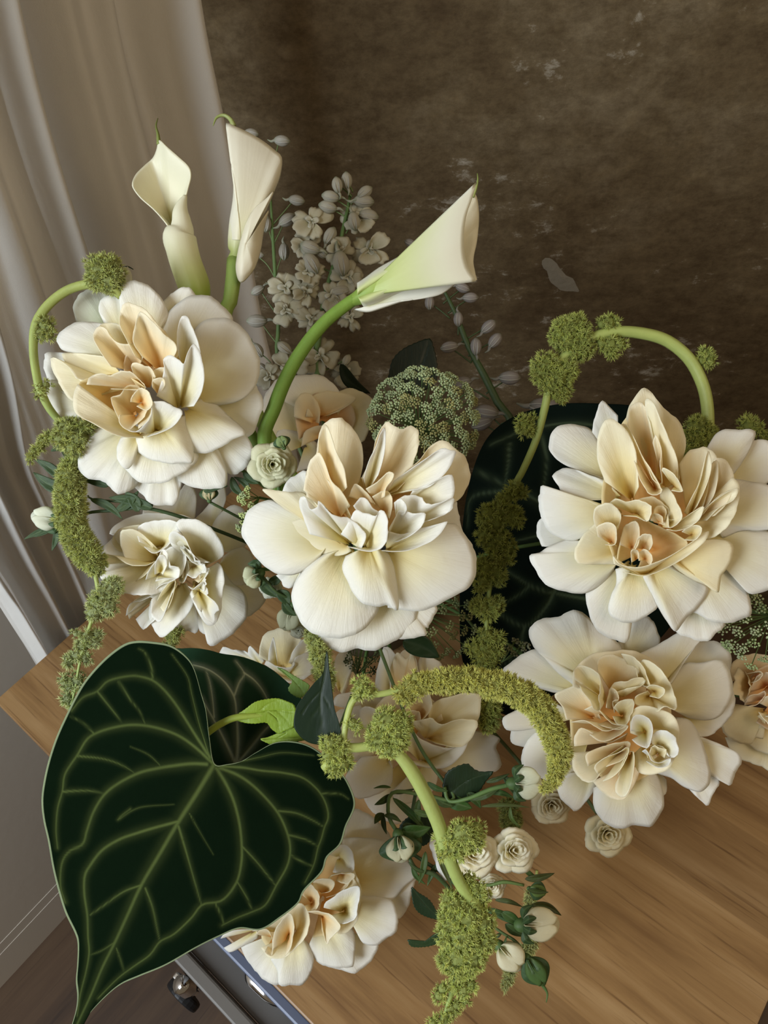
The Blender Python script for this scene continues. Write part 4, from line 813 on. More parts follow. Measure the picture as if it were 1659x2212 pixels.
lf2 = thing('anthurium_leaf', W([(510, 1645)], -5., .45)[0], 'second dark heart-shaped leaf with whitish veins, tucked behind the huge front leaf', 'leaf')
O2 = cx([1085,745, 1000,760, 930,650, 870,480, 830,330, 800,225, 840,214, 900,213, 960,222, 1020,238, 1100,250, 1170,272, 1240,305, 1310,360, 1370,420, 1410,500, 1425,570, 1390,630, 1300,670, 1200,700])
V2 = [(3.5, [1087,738, 1093,660, 1092,590, 1088,520, 1078,440, 1040,375, 990,330, 940,303, 888,290]), (3.2, [1080,738, 1040,650, 1005,580, 960,500, 925,440]),
      (2.4, [1078,430, 1100,370, 1122,328, 1085,272]), (2.4, [1122,325, 1165,355, 1200,395, 1225,440, 1240,490]), (2, [985,530, 978,450, 965,370, 948,315]), (3, [1095,735, 1150,670, 1220,585, 1290,530, 1350,510]),
      (2.2, [1100,740, 1180,700, 1270,655])]
blade('blade', lf2, cx([1080, 520]), O2, [(w_, cx(p)) for w_, p in V2], .45, lambda XY, s: -((XY[:, 0]-510)/150)**2*14-((XY[:, 1]-1530)/130)**2*8, 60, 220, (.022, .060, .032), (.75, .85, .62), vw=1.15, puff=1.5)
lf3 = thing('anthurium_leaf', W([(1150, 1150)], -5., .57)[0], 'very dark veined leaf behind the hanging amaranth, between the centre and right roses', 'leaf')
O3 = [1000,1430, 993,1300, 998,1150, 1015,1040, 1050,950, 1110,900, 1200,874, 1300,872, 1400,885, 1500,950, 1540,1100, 1480,1300, 1380,1420, 1250,1470, 1110,1545, 1045,1500]
V3 = [(4, [1400,1000, 1330,935, 1250,915, 1150,925, 1060,960]), (5, [1260,1170, 1165,1085, 1085,1045, 1030,1018]), (3, [1170,1155, 1110,1170, 1060,1185]), (4, [1300,1300, 1195,1280, 1145,1265, 1090,1230, 1040,1210]),
      (3, [1145,1265, 1120,1285, 1085,1305]), (4, [1200,1270, 1180,1310, 1135,1352, 1075,1325]), (3, [1085,1060, 1018,1076, 1010,1140]), (3, [1100,960, 1098,1000, 1090,1045]), (3, [1160,920, 1180,990, 1170,1080]), (3, [1135,1352, 1110,1420, 1060,1450])]
blade('blade', lf3, (1220, 1160), O3, V3, .57, lambda XY, s: -((XY[:, 0]-1220)/250)**2*20-((XY[:, 1]-1180)/300)**2*14, 60, 200, (.007, .013, .010), (.085, .125, .070), vw=1.1, puff=2)

def simple_leaf(parent, a, b, wid, d, h=(0, 0, 0), col=(.05, .09, .03), vc=(.12, .18, .06), m=M_LEAF, side=0, fold=.25, jag=0, name='leaf', curl=0):
    """pointed leaf from a to b (photo pixels), its midrib bowed sideways"""
    a = np.array(a, float); b = np.array(b, float); t = np.linspace(0, 1, 17); L = np.linalg.norm(b-a); dr = (b-a)/L; nn = np.array([-dr[1], dr[0]])
    nv = 9; V = []; C = []; U = []; XY = []; H = []
    for i, q in enumerate(t):
        mid = a+(b-a)*q+nn*side*math.sin(math.pi*q); w_ = wid*math.sin(math.pi*min(1, q**.75))**.8*(1 if q < 1 else 0)
        if jag and i % 2: w_ *= 1.12
        hm = np.interp(q, [0, .5, 1], h)-curl*q*q
        for j in range(nv):
            u = j/(nv-1)*2-1
            XY.append(mid+nn*u*w_); H.append(hm+abs(u)*w_*fold+math.sin(q*9+u*2)*wid*.06)
            k = math.exp(-(u/.10)**2)*.8; k = max(k, .35*math.exp(-(((q*7+abs(u)*1.6) % 1-.5)/.12)**2))
            C.append(np.array(col)*(1-k)+np.array(vc)*k); U.append((u*.5+.5, q))
    return mesh_obj(name, W(np.array(XY), np.array(H), d), grid_faces(len(t), nv, flip=True), m, parent, C, U, solid=.0004)

# single leaves
g1 = thing('glossy_leaf', W([(690, 1480)], 0., .40)[0], 'dark glossy pointed leaf standing upright between the second veined leaf and the amaranth', 'leaf')
blade('blade', g1, cx([648, 430], 440, 1300, 2.5136), cx([668,265, 662,310, 655,360, 640,400, 600,440, 545,510, 505,570, 490,640, 495,690, 540,745, 600,772, 680,770, 742,722, 735,660, 710,580, 700,500, 690,420, 680,350, 675,290], 440, 1300, 2.5136),
      [(2.2, cx([670,280, 655,400, 635,520, 640,640, 655,765], 440, 1300, 2.5136)), (1, cx([640,560, 590,620, 560,700], 440, 1300, 2.5136)), (1, cx([640,500, 680,560, 705,640], 440, 1300, 2.5136)), (1, cx([640,480, 580,540, 530,610], 440, 1300, 2.5136))],
      .40, lambda XY, s: 10+np.where(XY[:, 0] < 690-(XY[:, 1]-1480)*.05, -.08, .24)*np.abs(XY[:, 0]-(690-(XY[:, 1]-1480)*.05)), 30, 70, (.014, .026, .012), (.035, .05, .02), m=M_GLOSS, vw=1, puff=.8)
tube_px('stem', [(700, 1595, 0), (720, 1600, -20), (760, 1500, -120)], .40, [3, 3, 3], M_GREEN, g1, col=(.10, .16, .05))
g2 = thing('dark_leaf', W([(890, 790)], 0., .58)[0], 'near-black serrated leaf against the wall above the lace flower dome', 'leaf')
blade('blade', g2, (890, 790), [843,830, 842,800, 850,775, 870,755, 900,740, 928,732, 936,750, 942,775, 944,800, 938,830, 890,850], [(1.5, [890, 850, 928, 735])], .58, lambda XY, s: XY[:, 0]*0, 14, 60, (.010, .018, .008), (.02, .03, .012), m=M_LEAF, jag=1.5)
tube_px('stem', [(890, 845, -4), (880, 950, -10), (850, 1150, -20)], .58, [3, 3, 3], M_GREEN, g2, col=(.03, .05, .02))
g3 = thing('dark_leaf', W([(770, 800)], 0., .58)[0], 'dark bent leaf behind the delphinium, right of the dim peach rose', 'leaf')
simple_leaf(g3, (735, 786), (800, 850), 14, .57, col=(.012, .02, .01), vc=(.02, .03, .015), m=M_GLOSS, side=12)
g4 = thing('dark_leaf', W([(910, 1385)], 0., .5)[0], 'dark green leaf hanging below the right edge of the large centre rose', 'leaf')
simple_leaf(g4, (870, 1385), (948, 1420), 24, .49, col=(.02, .04, .015), vc=(.04, .06, .03), m=M_GLOSS, side=-6)

# ------------------------------------------------------------------ amaranth tassels
def spikes(name, blobs, d0, parent, dens=1.0, col=(.50, .58, .16), ln=10.5, seed=1, wd=1.35):
    """each bract tuft is a small star of pointed bracts; tufts cover lumpy cores"""
    r = random.Random(seed); V = []; Fc = []; C = []
    sc = d0/F
    for (x, y, R, *rest) in blobs:
        h = rest[0] if rest else 0
        cen = W([(x, y)], h*1.0, d0)[0]; Rw = R*sc
        # core
        base = len(V); nu, nv = 7, 10
        for i in range(nu):
            th = math.pi*i/(nu-1)
            for j in range(nv):
                a = 2*math.pi*j/nv
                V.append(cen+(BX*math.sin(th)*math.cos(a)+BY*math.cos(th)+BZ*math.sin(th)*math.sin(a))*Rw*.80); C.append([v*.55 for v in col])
        for i in range(nu-1):
            for j in range(nv): Fc.append((base+i*nv+j, base+i*nv+(j+1) % nv, base+(i+1)*nv+(j+1) % nv, base+(i+1)*nv+j))
        nt = int(dens*4*math.pi*R*R/46)
        for _ in range(nt):
            z = r.uniform(-1, 1); a = r.uniform(0, 6.283); q = math.sqrt(1-z*z)
            n = BX*q*math.cos(a)+BY*q*math.sin(a)+BZ*z
            if n.dot(BZ) > .55: continue
            lump = .84+.22*noise.noise(Vector(n*2.6)+Vector((x*.1, y*.1, 0)))+.05*r.random()
            p = cen+n*Rw*lump
            ref = np.array([r.gauss(0, 1) for _ in range(3)]); t1 = np.cross(n, ref); t1 /= np.linalg.norm(t1); t2 = np.cross(n, t1)
            k = r.uniform(.65, 1.2); tone = r.uniform(.72, 1.25); yl = r.uniform(0, .16)
            cc = (min(1, col[0]*tone+yl*.8), min(1, col[1]*tone+yl*.6), col[2]*tone+yl*.35)
            for s in range(5):
                aa = s*1.2566+r.uniform(-.4, .4); tilt = r.uniform(.25, .95) if s else 0.1
                dr = n*math.cos(tilt)+(t1*math.cos(aa)+t2*math.sin(aa))*math.sin(tilt)
                L = ln*k*r.uniform(.7, 1.15)*sc; side = np.cross(dr, n+.01*t1); side /= np.linalg.norm(side)+1e-9; up = np.cross(side, dr)
                b = len(V); o = p+dr*L*.04; w_ = wd*k*sc
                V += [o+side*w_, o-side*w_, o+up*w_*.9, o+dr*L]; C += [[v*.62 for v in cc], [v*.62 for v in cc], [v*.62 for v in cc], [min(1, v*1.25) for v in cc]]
                Fc += [(b, b+1, b+3), (b+1, b+2, b+3), (b+2, b, b+3)]
    o = mesh_obj(name, np.array(V), Fc, M_TASSEL, parent, C, None, smooth=False)
    o['kind'] = 'stuff'; return o
def chain(pts, step=.62):
    out = []; 
    q = catmull([(p[0], p[1], p[2]) for p in pts], 200); acc = 0; last = q[0]; out.append(tuple(q[0]))
    for v in q[1:]:
        if np.linalg.norm(v[:2]-last[:2]) > v[2]*step: out.append((v[0]+rnd.uniform(-3, 3), v[1]+rnd.uniform(-3, 3), v[2]*rnd.uniform(.88, 1.1), rnd.uniform(-.15, .15)*v[2])); last = v
    return out
AG = (.54, .60, .21); AY = (.66, .66, .18); AL = (.60, .68, .32); ST = (.46, .52, .14)
def amaranth(label, d, stems, clumps, col, group=None):
    x, y = stems[0][0][0][:2]
    t = thing('amaranthus', W([(x, y)], 0., d)[0], label, 'flower', group)
    for path, rad in stems: tube_px('stem', path, d, rad, M_GREEN, t, col=ST, col2=(.36, .46, .12), seg=12)
    for i, cl in enumerate(clumps):
        cc = col; 
        if isinstance(cl, dict): cc = cl['col']; cl = cl['b']
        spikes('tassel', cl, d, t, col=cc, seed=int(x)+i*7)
    return t
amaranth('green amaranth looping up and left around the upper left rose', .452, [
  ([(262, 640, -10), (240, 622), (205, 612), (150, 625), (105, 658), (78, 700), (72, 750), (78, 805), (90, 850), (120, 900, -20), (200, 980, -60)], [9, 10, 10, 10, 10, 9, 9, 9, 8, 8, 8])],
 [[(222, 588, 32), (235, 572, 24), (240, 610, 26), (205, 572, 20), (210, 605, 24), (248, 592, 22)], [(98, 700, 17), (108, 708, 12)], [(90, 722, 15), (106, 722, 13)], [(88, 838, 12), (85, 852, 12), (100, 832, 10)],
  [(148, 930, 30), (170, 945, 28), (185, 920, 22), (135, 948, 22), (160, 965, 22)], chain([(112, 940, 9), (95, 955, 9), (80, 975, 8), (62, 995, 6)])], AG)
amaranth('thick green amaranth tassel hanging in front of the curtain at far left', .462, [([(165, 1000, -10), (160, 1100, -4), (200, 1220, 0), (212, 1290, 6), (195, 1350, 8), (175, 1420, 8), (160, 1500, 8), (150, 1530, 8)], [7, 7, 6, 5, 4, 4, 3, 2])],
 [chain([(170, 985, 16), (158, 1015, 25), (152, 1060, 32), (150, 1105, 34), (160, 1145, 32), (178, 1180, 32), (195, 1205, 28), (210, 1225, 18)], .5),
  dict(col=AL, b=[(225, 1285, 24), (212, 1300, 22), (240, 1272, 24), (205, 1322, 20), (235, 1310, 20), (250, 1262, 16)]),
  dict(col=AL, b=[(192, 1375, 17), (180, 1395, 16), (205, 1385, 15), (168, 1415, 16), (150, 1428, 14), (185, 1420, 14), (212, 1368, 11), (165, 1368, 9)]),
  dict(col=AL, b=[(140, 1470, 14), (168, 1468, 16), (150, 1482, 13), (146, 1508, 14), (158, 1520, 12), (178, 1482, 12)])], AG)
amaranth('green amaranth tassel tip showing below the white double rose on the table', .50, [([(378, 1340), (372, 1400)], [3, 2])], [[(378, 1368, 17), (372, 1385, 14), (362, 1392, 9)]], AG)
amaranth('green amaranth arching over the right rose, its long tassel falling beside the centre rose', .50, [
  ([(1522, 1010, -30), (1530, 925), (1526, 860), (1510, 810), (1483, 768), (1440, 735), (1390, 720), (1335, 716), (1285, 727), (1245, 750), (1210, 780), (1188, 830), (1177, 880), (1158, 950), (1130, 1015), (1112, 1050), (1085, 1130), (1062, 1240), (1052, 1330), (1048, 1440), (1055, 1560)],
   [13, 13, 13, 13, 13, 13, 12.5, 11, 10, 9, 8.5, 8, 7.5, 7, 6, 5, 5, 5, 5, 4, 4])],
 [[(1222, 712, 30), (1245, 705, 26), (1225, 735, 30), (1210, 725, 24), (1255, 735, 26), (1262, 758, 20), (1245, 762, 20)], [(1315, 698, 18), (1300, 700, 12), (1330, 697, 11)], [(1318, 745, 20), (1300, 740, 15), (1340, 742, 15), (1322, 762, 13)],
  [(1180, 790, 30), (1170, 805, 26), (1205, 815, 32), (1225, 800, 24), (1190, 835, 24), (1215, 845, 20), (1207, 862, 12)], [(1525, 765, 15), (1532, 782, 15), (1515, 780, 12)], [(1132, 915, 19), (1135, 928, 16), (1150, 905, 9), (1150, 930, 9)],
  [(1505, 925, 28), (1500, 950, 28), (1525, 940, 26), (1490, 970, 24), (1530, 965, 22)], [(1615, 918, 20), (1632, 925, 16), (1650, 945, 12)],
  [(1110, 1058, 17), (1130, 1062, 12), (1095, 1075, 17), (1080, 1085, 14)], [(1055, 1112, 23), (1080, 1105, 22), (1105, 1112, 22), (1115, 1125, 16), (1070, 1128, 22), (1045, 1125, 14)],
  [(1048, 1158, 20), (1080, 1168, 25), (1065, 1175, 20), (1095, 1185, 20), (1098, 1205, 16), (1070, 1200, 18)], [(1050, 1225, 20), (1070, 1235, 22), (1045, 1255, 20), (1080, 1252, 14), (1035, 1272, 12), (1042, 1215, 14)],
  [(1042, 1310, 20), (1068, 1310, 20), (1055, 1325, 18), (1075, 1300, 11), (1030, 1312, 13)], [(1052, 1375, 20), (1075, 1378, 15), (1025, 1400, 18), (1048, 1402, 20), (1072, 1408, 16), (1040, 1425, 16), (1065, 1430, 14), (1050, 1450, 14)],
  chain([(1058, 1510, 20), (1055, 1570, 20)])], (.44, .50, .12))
am4 = amaranth('bright yellow-green amaranth on a thick stem at lower centre front, with curled arch', .395, [
  ([(700, 1660, -16), (740, 1620), (775, 1615), (810, 1612), (850, 1622), (882, 1655), (915, 1710), (945, 1775), (962, 1830), (985, 1890), (1010, 1935), (1030, 1965), (1010, 2040), (985, 2110), (965, 2180), (950, 2235)], [9, 10, 10, 11, 15, 15.5, 15.5, 15, 14, 13, 12, 9, 8, 7, 5, 5]),
  ([(770, 1620), (745, 1605), (748, 1560), (762, 1515), (785, 1500), (815, 1500), (860, 1492), (950, 1472), (1060, 1480), (1150, 1520), (1200, 1600), (1195, 1690)], [6, 7, 7, 7, 7, 7, 7, 7, 7, 6, 5, 4])],
 [[(838, 1560, 33), (855, 1580, 34), (820, 1590, 30), (870, 1560, 22), (838, 1615, 22), (860, 1605, 22)], [(715, 1605, 22), (728, 1625, 24), (712, 1628, 22), (740, 1645, 22), (722, 1660, 18), (738, 1610, 18)],
  [(780, 1480, 19), (795, 1492, 16), (775, 1498, 13)], [(762, 1562, 14), (772, 1575, 9)],
  dict(col=AY, b=[(868, 1500, 18), (880, 1515, 12), (882, 1480, 18), (900, 1490, 20), (898, 1462, 14)]), dict(col=AY, b=chain([(915, 1475, 20), (960, 1470, 24), (1010, 1466, 25), (1060, 1476, 26), (1110, 1492, 29), (1155, 1520, 29), (1185, 1560, 27), (1203, 1605, 25), (1208, 1645, 21), (1198, 1680, 15), (1180, 1702, 10)], .5)),
  [(1000, 1800, 30, 6), (975, 1820, 28), (1018, 1812, 28), (990, 1840, 20), (955, 1815, 18, -8), (1030, 1790, 18), (960, 1840, 16)],
  [(1025, 1920, 22, -12), (1040, 1935, 20, -12), (1010, 1900, 16, -12), (982, 1950, 24), (968, 1945, 18)],
  [(1005, 1975, 38), (1040, 1990, 30), (975, 1985, 30), (1000, 2020, 40), (1045, 2030, 28), (965, 2020, 24)], [(990, 2060, 32), (1020, 2065, 32), (965, 2075, 22), (985, 2090, 24), (1010, 2090, 20)],
  [(958, 2135, 14), (948, 2150, 13), (985, 2125, 13)], [(1000, 2135, 18), (1018, 2128, 15), (1005, 2158, 13)], [(975, 2180, 16), (960, 2200, 14), (985, 2170, 12), (935, 2208, 12)]], (.60, .68, .20))
# bright young leaves on that amaranth's other stem
def leafy():
    t = thing('leafy_stem', W([(500, 1560)], 0., .415)[0], 'bright lime green serrated young leaves on a stem crossing the second veined leaf', 'leaf')
    tube_px('stem', [(430, 1600, -20), (455, 1578, 0), (480, 1562, 3), (510, 1550, 4), (560, 1545, 0), (640, 1540, -12), (700, 1600, -30)], .415, [7, 8, 7.5, 6, 4, 4, 4], M_GREEN, t, col=(.34, .44, .06))
    q = (440, 1300, 2.5136)
    blade('leaf', t, cx([350, 590], *q), cx([165,630, 230,580, 280,545, 340,530, 400,525, 450,540, 490,560, 502,600, 495,640, 485,680, 440,700, 410,715, 370,690, 340,655, 280,660, 220,655], *q), [(1.5, cx([180,625, 300,600, 400,590, 495,600], *q)), (.8, cx([300,600, 340,560, 400,535], *q)), (.8, cx([350,595, 400,640, 410,700], *q)), (.8, cx([260,605, 300,640], *q)), (.8, cx([400,592, 450,640, 480,680], *q))],
          .415, lambda XY, s: np.sin(XY[:, 0]/14)*2*s, 16, 90, (.26, .38, .03), (.36, .46, .08), m=M_LEAF, jag=1.2)
    blade('leaf', t, cx([430, 740], *q), cx([312,748, 350,735, 400,715, 440,700, 490,680, 520,700, 560,740, 530,755, 460,760, 420,775, 380,778], *q), [(1.5, cx([312,748, 420,740, 550,735], *q)), (.8, cx([400,740, 450,710], *q))],
          .415, lambda XY, s: -6+np.sin(XY[:, 0]/14)*2*s, 14, 80, (.28, .40, .04), (.38, .48, .10), m=M_LEAF, jag=1.2)
    blade('leaf', t, cx([510, 450], *q), cx([400,358, 440,370, 480,395, 530,425, 570,450, 570,470, 530,520, 480,500, 460,470, 480,430, 440,390], *q), [(1.2, cx([410,360, 490,430, 540,490], *q))],
          .43, lambda XY, s: XY[:, 0]*0, 12, 60, (.16, .26, .05), (.26, .36, .10), m=M_LEAF, jag=1.2)
leafy()
amaranth('short yellow-green amaranth tassel just below the large centre rose beside the glossy leaf', .44, [([(665, 1360, -10), (690, 1400), (700, 1470), (705, 1530)], [4, 4, 4, 3])], [chain([(672, 1372, 13), (690, 1400, 19), (698, 1440, 20), (702, 1475, 16), (706, 1500, 9)], .5)], AG)
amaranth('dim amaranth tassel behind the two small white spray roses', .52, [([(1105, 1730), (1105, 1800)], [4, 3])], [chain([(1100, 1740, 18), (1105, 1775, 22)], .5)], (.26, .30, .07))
amaranth('thin yellowish amaranth tips hanging behind the rosebuds at lower right', .50, [([(1160, 1880), (1150, 1990), (1125, 2060), (1098, 2130)], [3, 3, 3, 2])], [chain([(1150, 1930, 8), (1145, 1960, 10)]), chain([(1150, 2020, 11), (1140, 2050, 12), (1125, 2065, 9)]), chain([(1105, 2095, 9), (1098, 2115, 8), (1092, 2135, 5)])], (.44, .48, .18))

# ------------------------------------------------------------------ lace flowers (many tiny florets on rays)
def umbel(label, d, cen, R, squash, hub, n_umb, fl_n, fl_r, col, col2, seed, mask=None, ur=13, group=None):
    r = random.Random(seed); t = thing('lace_flower', W([hub[:2]], hub[2]*1.0, d)[0], label, 'flower', group)
    sc = d/F; V = []; Fc = []; C = []; RV = []; RF = []; RC = []
    ico = [(0, 0, 1), (.89, 0, .45), (.28, .85, .45), (-.72, .53, .45), (-.72, -.53, .45), (.28, -.85, .45), (.72, .53, -.45), (-.28, .85, -.45), (-.89, 0, -.45), (-.28, -.85, -.45), (.72, -.53, -.45), (0, 0, -1)]
    icf = [(0,1,2),(0,2,3),(0,3,4),(0,4,5),(0,5,1),(1,6,2),(2,7,3),(3,8,4),(4,9,5),(5,10,1),(6,7,2),(7,8,3),(8,9,4),(9,10,5),(10,6,1),(11,7,6),(11,8,7),(11,9,8),(11,10,9),(11,6,10)]
    def thread(a, b, w_, c):
        u = b-a; u = u/(np.linalg.norm(u)+1e-9); s = np.cross(u, BZ); s /= np.linalg.norm(s)+1e-9; q = np.cross(u, s); k = len(RV)
        for p in (a, b):
            for e in range(3): RV.append(p+(s*math.cos(e*2.09)+q*math.sin(e*2.09))*w_)
            RC.extend([c]*3)
        for e in range(3): RF.append((k+e, k+(e+1) % 3, k+3+(e+1) % 3, k+3+e))
    H = W([hub[:2]], hub[2]*1.0, d)[0]
    for i in range(n_umb):
        # points spread over a dome
        z = 1-(i+.5)/n_umb*1.0; a = i*2.39996+r.uniform(-.2, .2); q = math.sqrt(max(0, 1-z*z))
        x = cen[0]+R[0]*q*math.cos(a)+r.uniform(-4, 4); y = cen[1]+R[1]*q*math.sin(a)+r.uniform(-4, 4)
        if mask and not mask(x, y): continue
        h = squash*z+cen[2]; U = W([(x, y)], h*1.0, d)[0]
        thread(H, U, 1.2*sc, (.16, .24, .07))
        nrm = U-H; nrm /= np.linalg.norm(nrm)
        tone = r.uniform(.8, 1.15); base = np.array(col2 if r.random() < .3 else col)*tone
        a0 = np.cross(nrm, BX); a0 /= np.linalg.norm(a0); b0 = np.cross(nrm, a0)
        for k in range(fl_n):
            rr = math.sqrt((k+.5)/fl_n); an = k*2.39996
            p = U+(a0*math.cos(an)+b0*math.sin(an))*ur*rr*sc+nrm*(1-rr*rr)*ur*.5*sc
            p = p+np.array([r.gauss(0, 1) for _ in range(3)])*.8*sc
            if k % 3 == 0: thread(U-nrm*6*sc, p, .5*sc, (.22, .30, .10))
            b = len(V); w_ = fl_r*sc*r.uniform(.7, 1.2)
            for v in ico: V.append(p+np.array(v)*w_); C.append(np.minimum(1, base*(1.15 if v[2] > 0 else .95)))  # light from above painted into each floret: paler top, darker underside
            for f in icf: Fc.append(tuple(b+e for e in f))
    o = mesh_obj('florets', np.array(V), Fc, M_UMBEL, t, C, None, smooth=False); o['kind'] = 'stuff'
    o = mesh_obj('rays', np.array(RV), RF, M_GREEN, t, RC, [(0, 0)]*len(RV), smooth=False); o['kind'] = 'stuff'
    tube('stem', [H, Vector(H).lerp(MOUTH, .5)+Vector((.01, .02, 0)), MOUTH], [3*sc, 4*sc, 4*sc], M_GREEN, t, col=(.10, .16, .05))
    return t
LG = (.36, .42, .22); LY = (.33, .32, .13)
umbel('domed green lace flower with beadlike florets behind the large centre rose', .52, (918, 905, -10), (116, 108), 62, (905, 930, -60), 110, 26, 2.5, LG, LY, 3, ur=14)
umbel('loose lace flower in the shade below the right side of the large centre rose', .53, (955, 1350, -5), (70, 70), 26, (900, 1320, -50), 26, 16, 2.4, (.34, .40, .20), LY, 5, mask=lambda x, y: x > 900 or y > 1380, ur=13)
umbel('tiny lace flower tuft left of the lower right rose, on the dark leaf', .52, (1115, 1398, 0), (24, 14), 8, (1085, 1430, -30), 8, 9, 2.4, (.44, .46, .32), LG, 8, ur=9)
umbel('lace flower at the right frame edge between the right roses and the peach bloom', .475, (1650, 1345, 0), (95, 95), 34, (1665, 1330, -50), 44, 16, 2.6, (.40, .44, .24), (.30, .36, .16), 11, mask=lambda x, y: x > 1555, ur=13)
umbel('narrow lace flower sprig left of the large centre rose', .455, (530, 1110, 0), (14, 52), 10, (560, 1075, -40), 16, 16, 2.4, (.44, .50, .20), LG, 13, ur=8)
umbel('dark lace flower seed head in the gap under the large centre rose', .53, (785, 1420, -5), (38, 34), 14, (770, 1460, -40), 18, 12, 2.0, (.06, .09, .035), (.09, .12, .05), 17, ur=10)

# ------------------------------------------------------------------ delphiniums
def dbud(parent, x, y, ang, L, d, h=0, col=(.52, .50, .44), tipc=(.34, .38, .24), name='bud'):
    a = math.radians(ang); dx, dy = math.cos(a), math.sin(a)
    secs = [(x-dx*L*.5, y-dy*L*.5, h, L*.05), (x-dx*L*.35, y-dy*L*.35, h, L*.20), (x-dx*L*.05, y-dy*L*.05, h, L*.30), (x+dx*L*.25, y+dy*L*.25, h, L*.24), (x+dx*L*.45, y+dy*L*.45, h, L*.06)]
    o = loft(name, secs, d, parent, [tipc, col, col, col, tipc], m=M_PETAL, n=14, seg=12)
    # seam ribs give the closed sepals their edges
    for k in (-1, 1):
        pts = [(s[0]-dy*k*s[3]*.35, s[1]+dx*k*s[3]*.35, h+s[3]*.93) for s in secs]
        tube_px('sepal_edge', pts, d, [L*.012, L*.03, L*.03, L*.012], M_PETAL, o, col=(.60, .58, .52), n=10, seg=5)
    # spur
    tube_px('spur', [(x-dx*L*.42, y-dy*L*.42, h), (x-dx*L*.62-dy*3, y-dy*L*.62+dx*3, h), (x-dx*L*.85, y-dy*L*.85, h)], d, [L*.09, L*.07, L*.02], M_PETAL, o, col=col, col2=tipc, n=10, seg=7)
    return o
def floret(parent, x, y, ang, R, d, h=0, seed=0, shade=1.0):
    r = random.Random(seed); e = part_empty('floret', W([(x, y)], h*1.0, d)[0], parent)
    for k in range(5):
        a = math.radians(ang+k*72+r.uniform(-20, 20)); w_ = R*r.uniform(.42, .66); R_k = R*r.uniform(.75, 1.2); fs = 1-.45*abs(math.sin(a-math.radians(ang)))
        dx, dy = math.cos(a), math.sin(a); o = []
        for (q, s) in ((.12, -.28), (.45, -.75), (.8, -.85), (1.02, -.35), (.94, 0), (1.03, .35), (.8, .85), (.45, .75), (.12, .28)):
            o += [x+(dx*q*R_k-dy*s*w_)*1.0, y+(dy*q*R_k+dx*s*w_)*.92]
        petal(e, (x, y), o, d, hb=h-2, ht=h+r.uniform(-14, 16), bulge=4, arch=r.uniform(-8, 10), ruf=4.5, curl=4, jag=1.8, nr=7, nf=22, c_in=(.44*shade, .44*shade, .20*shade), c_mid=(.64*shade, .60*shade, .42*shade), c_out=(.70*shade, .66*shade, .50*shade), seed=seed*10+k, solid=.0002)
    for k in range(3):
        a = math.radians(ang+k*120+20); dx, dy = math.cos(a), math.sin(a)
        petal(e, (x, y), [x-dy*R*.14, y+dx*R*.14, x+dx*R*.35-dy*R*.16, y+dy*R*.35+dx*R*.16, x+dx*R*.46, y+dy*R*.46, x+dx*R*.35+dy*R*.16, y+dy*R*.35-dx*R*.16, x+dy*R*.14, y-dx*R*.14], d, hb=h+3, ht=h+7, bulge=2, arch=2, ruf=1, curl=2, jag=.5, nr=5, nf=12,
              c_in=(.5, .5, .3), c_mid=(.68, .66, .5), c_out=(.72, .70, .58), seed=seed*13+k, solid=.0002)
    return e
def Q(x, y): return (x/2.5136+200, y/2.5136+200)
dp = thing('delphinium', W([Q(1250, 1000)], -10., .60)[0], 'white delphinium spire in shade between the closed calla and the leaning calla', 'flower')
tube_px('stem', [(757, 420, -5), (745, 480), (725, 560), (703, 640), (690, 720), (685, 800), (720, 1000), (790, 1250)], .60, [3, 5, 6, 7, 7, 7, 7, 6], M_GREEN, dp, col=(.14, .24, .07), n=40)
for i, (x, y, a, L) in enumerate([(1380, 475, -95, 100), (1328, 500, -100, 96), (1290, 565, 190, 105), (1275, 620, 195, 110), (1480, 540, -35, 100), (1475, 590, 5, 120), (1290, 775, -60, 110), (1500, 670, 10, 120), (1420, 700, 80, 110), (1180, 840, 200, 120), (1190, 930, 60, 140), (1350, 930, 80, 150), (1240, 870, 40, 90), (1340, 1080, 170, 120), (1040, 1385, -140, 100), (1380, 1450, -60, 70)]):
    X, Y = Q(x, y); dbud(dp, X, Y, a, L/2.5136, .60, h=rnd.uniform(4, 22), col=(.60, .57, .46)); tube_px('pedicel', [(X, Y, 0), ((X+757-(Y-420)*.17)/2, Y+12, 0), (757-(Y-420)*.17, Y+26, 0)], .60, [1.6, 1.6, 2], M_GREEN, dp, col=(.20, .28, .10), n=8, seg=6)
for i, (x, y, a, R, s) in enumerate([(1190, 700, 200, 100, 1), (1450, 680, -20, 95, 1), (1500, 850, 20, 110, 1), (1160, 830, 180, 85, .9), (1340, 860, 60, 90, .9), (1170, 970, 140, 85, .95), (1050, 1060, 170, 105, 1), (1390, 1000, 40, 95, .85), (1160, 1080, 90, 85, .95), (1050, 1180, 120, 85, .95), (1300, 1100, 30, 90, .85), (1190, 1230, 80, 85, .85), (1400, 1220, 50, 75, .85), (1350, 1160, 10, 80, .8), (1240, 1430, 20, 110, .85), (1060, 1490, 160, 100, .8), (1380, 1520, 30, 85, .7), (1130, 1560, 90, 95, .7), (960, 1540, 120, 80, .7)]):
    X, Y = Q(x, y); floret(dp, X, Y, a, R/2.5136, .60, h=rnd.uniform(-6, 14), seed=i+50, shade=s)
dp2 = thing('delphinium', W([Q(990, 1000)], -10., .61)[0], 'thin delphinium stem with sparse white buds beside the closed calla lily', 'flower')
tube_px('stem', [(585, 430), (590, 520), (595, 600), (602, 700), (600, 780), (640, 950), (780, 1250)], .61, [2.5, 4, 4.5, 4.5, 5, 5, 5], M_GREEN, dp2, col=(.12, .20, .06), n=30)
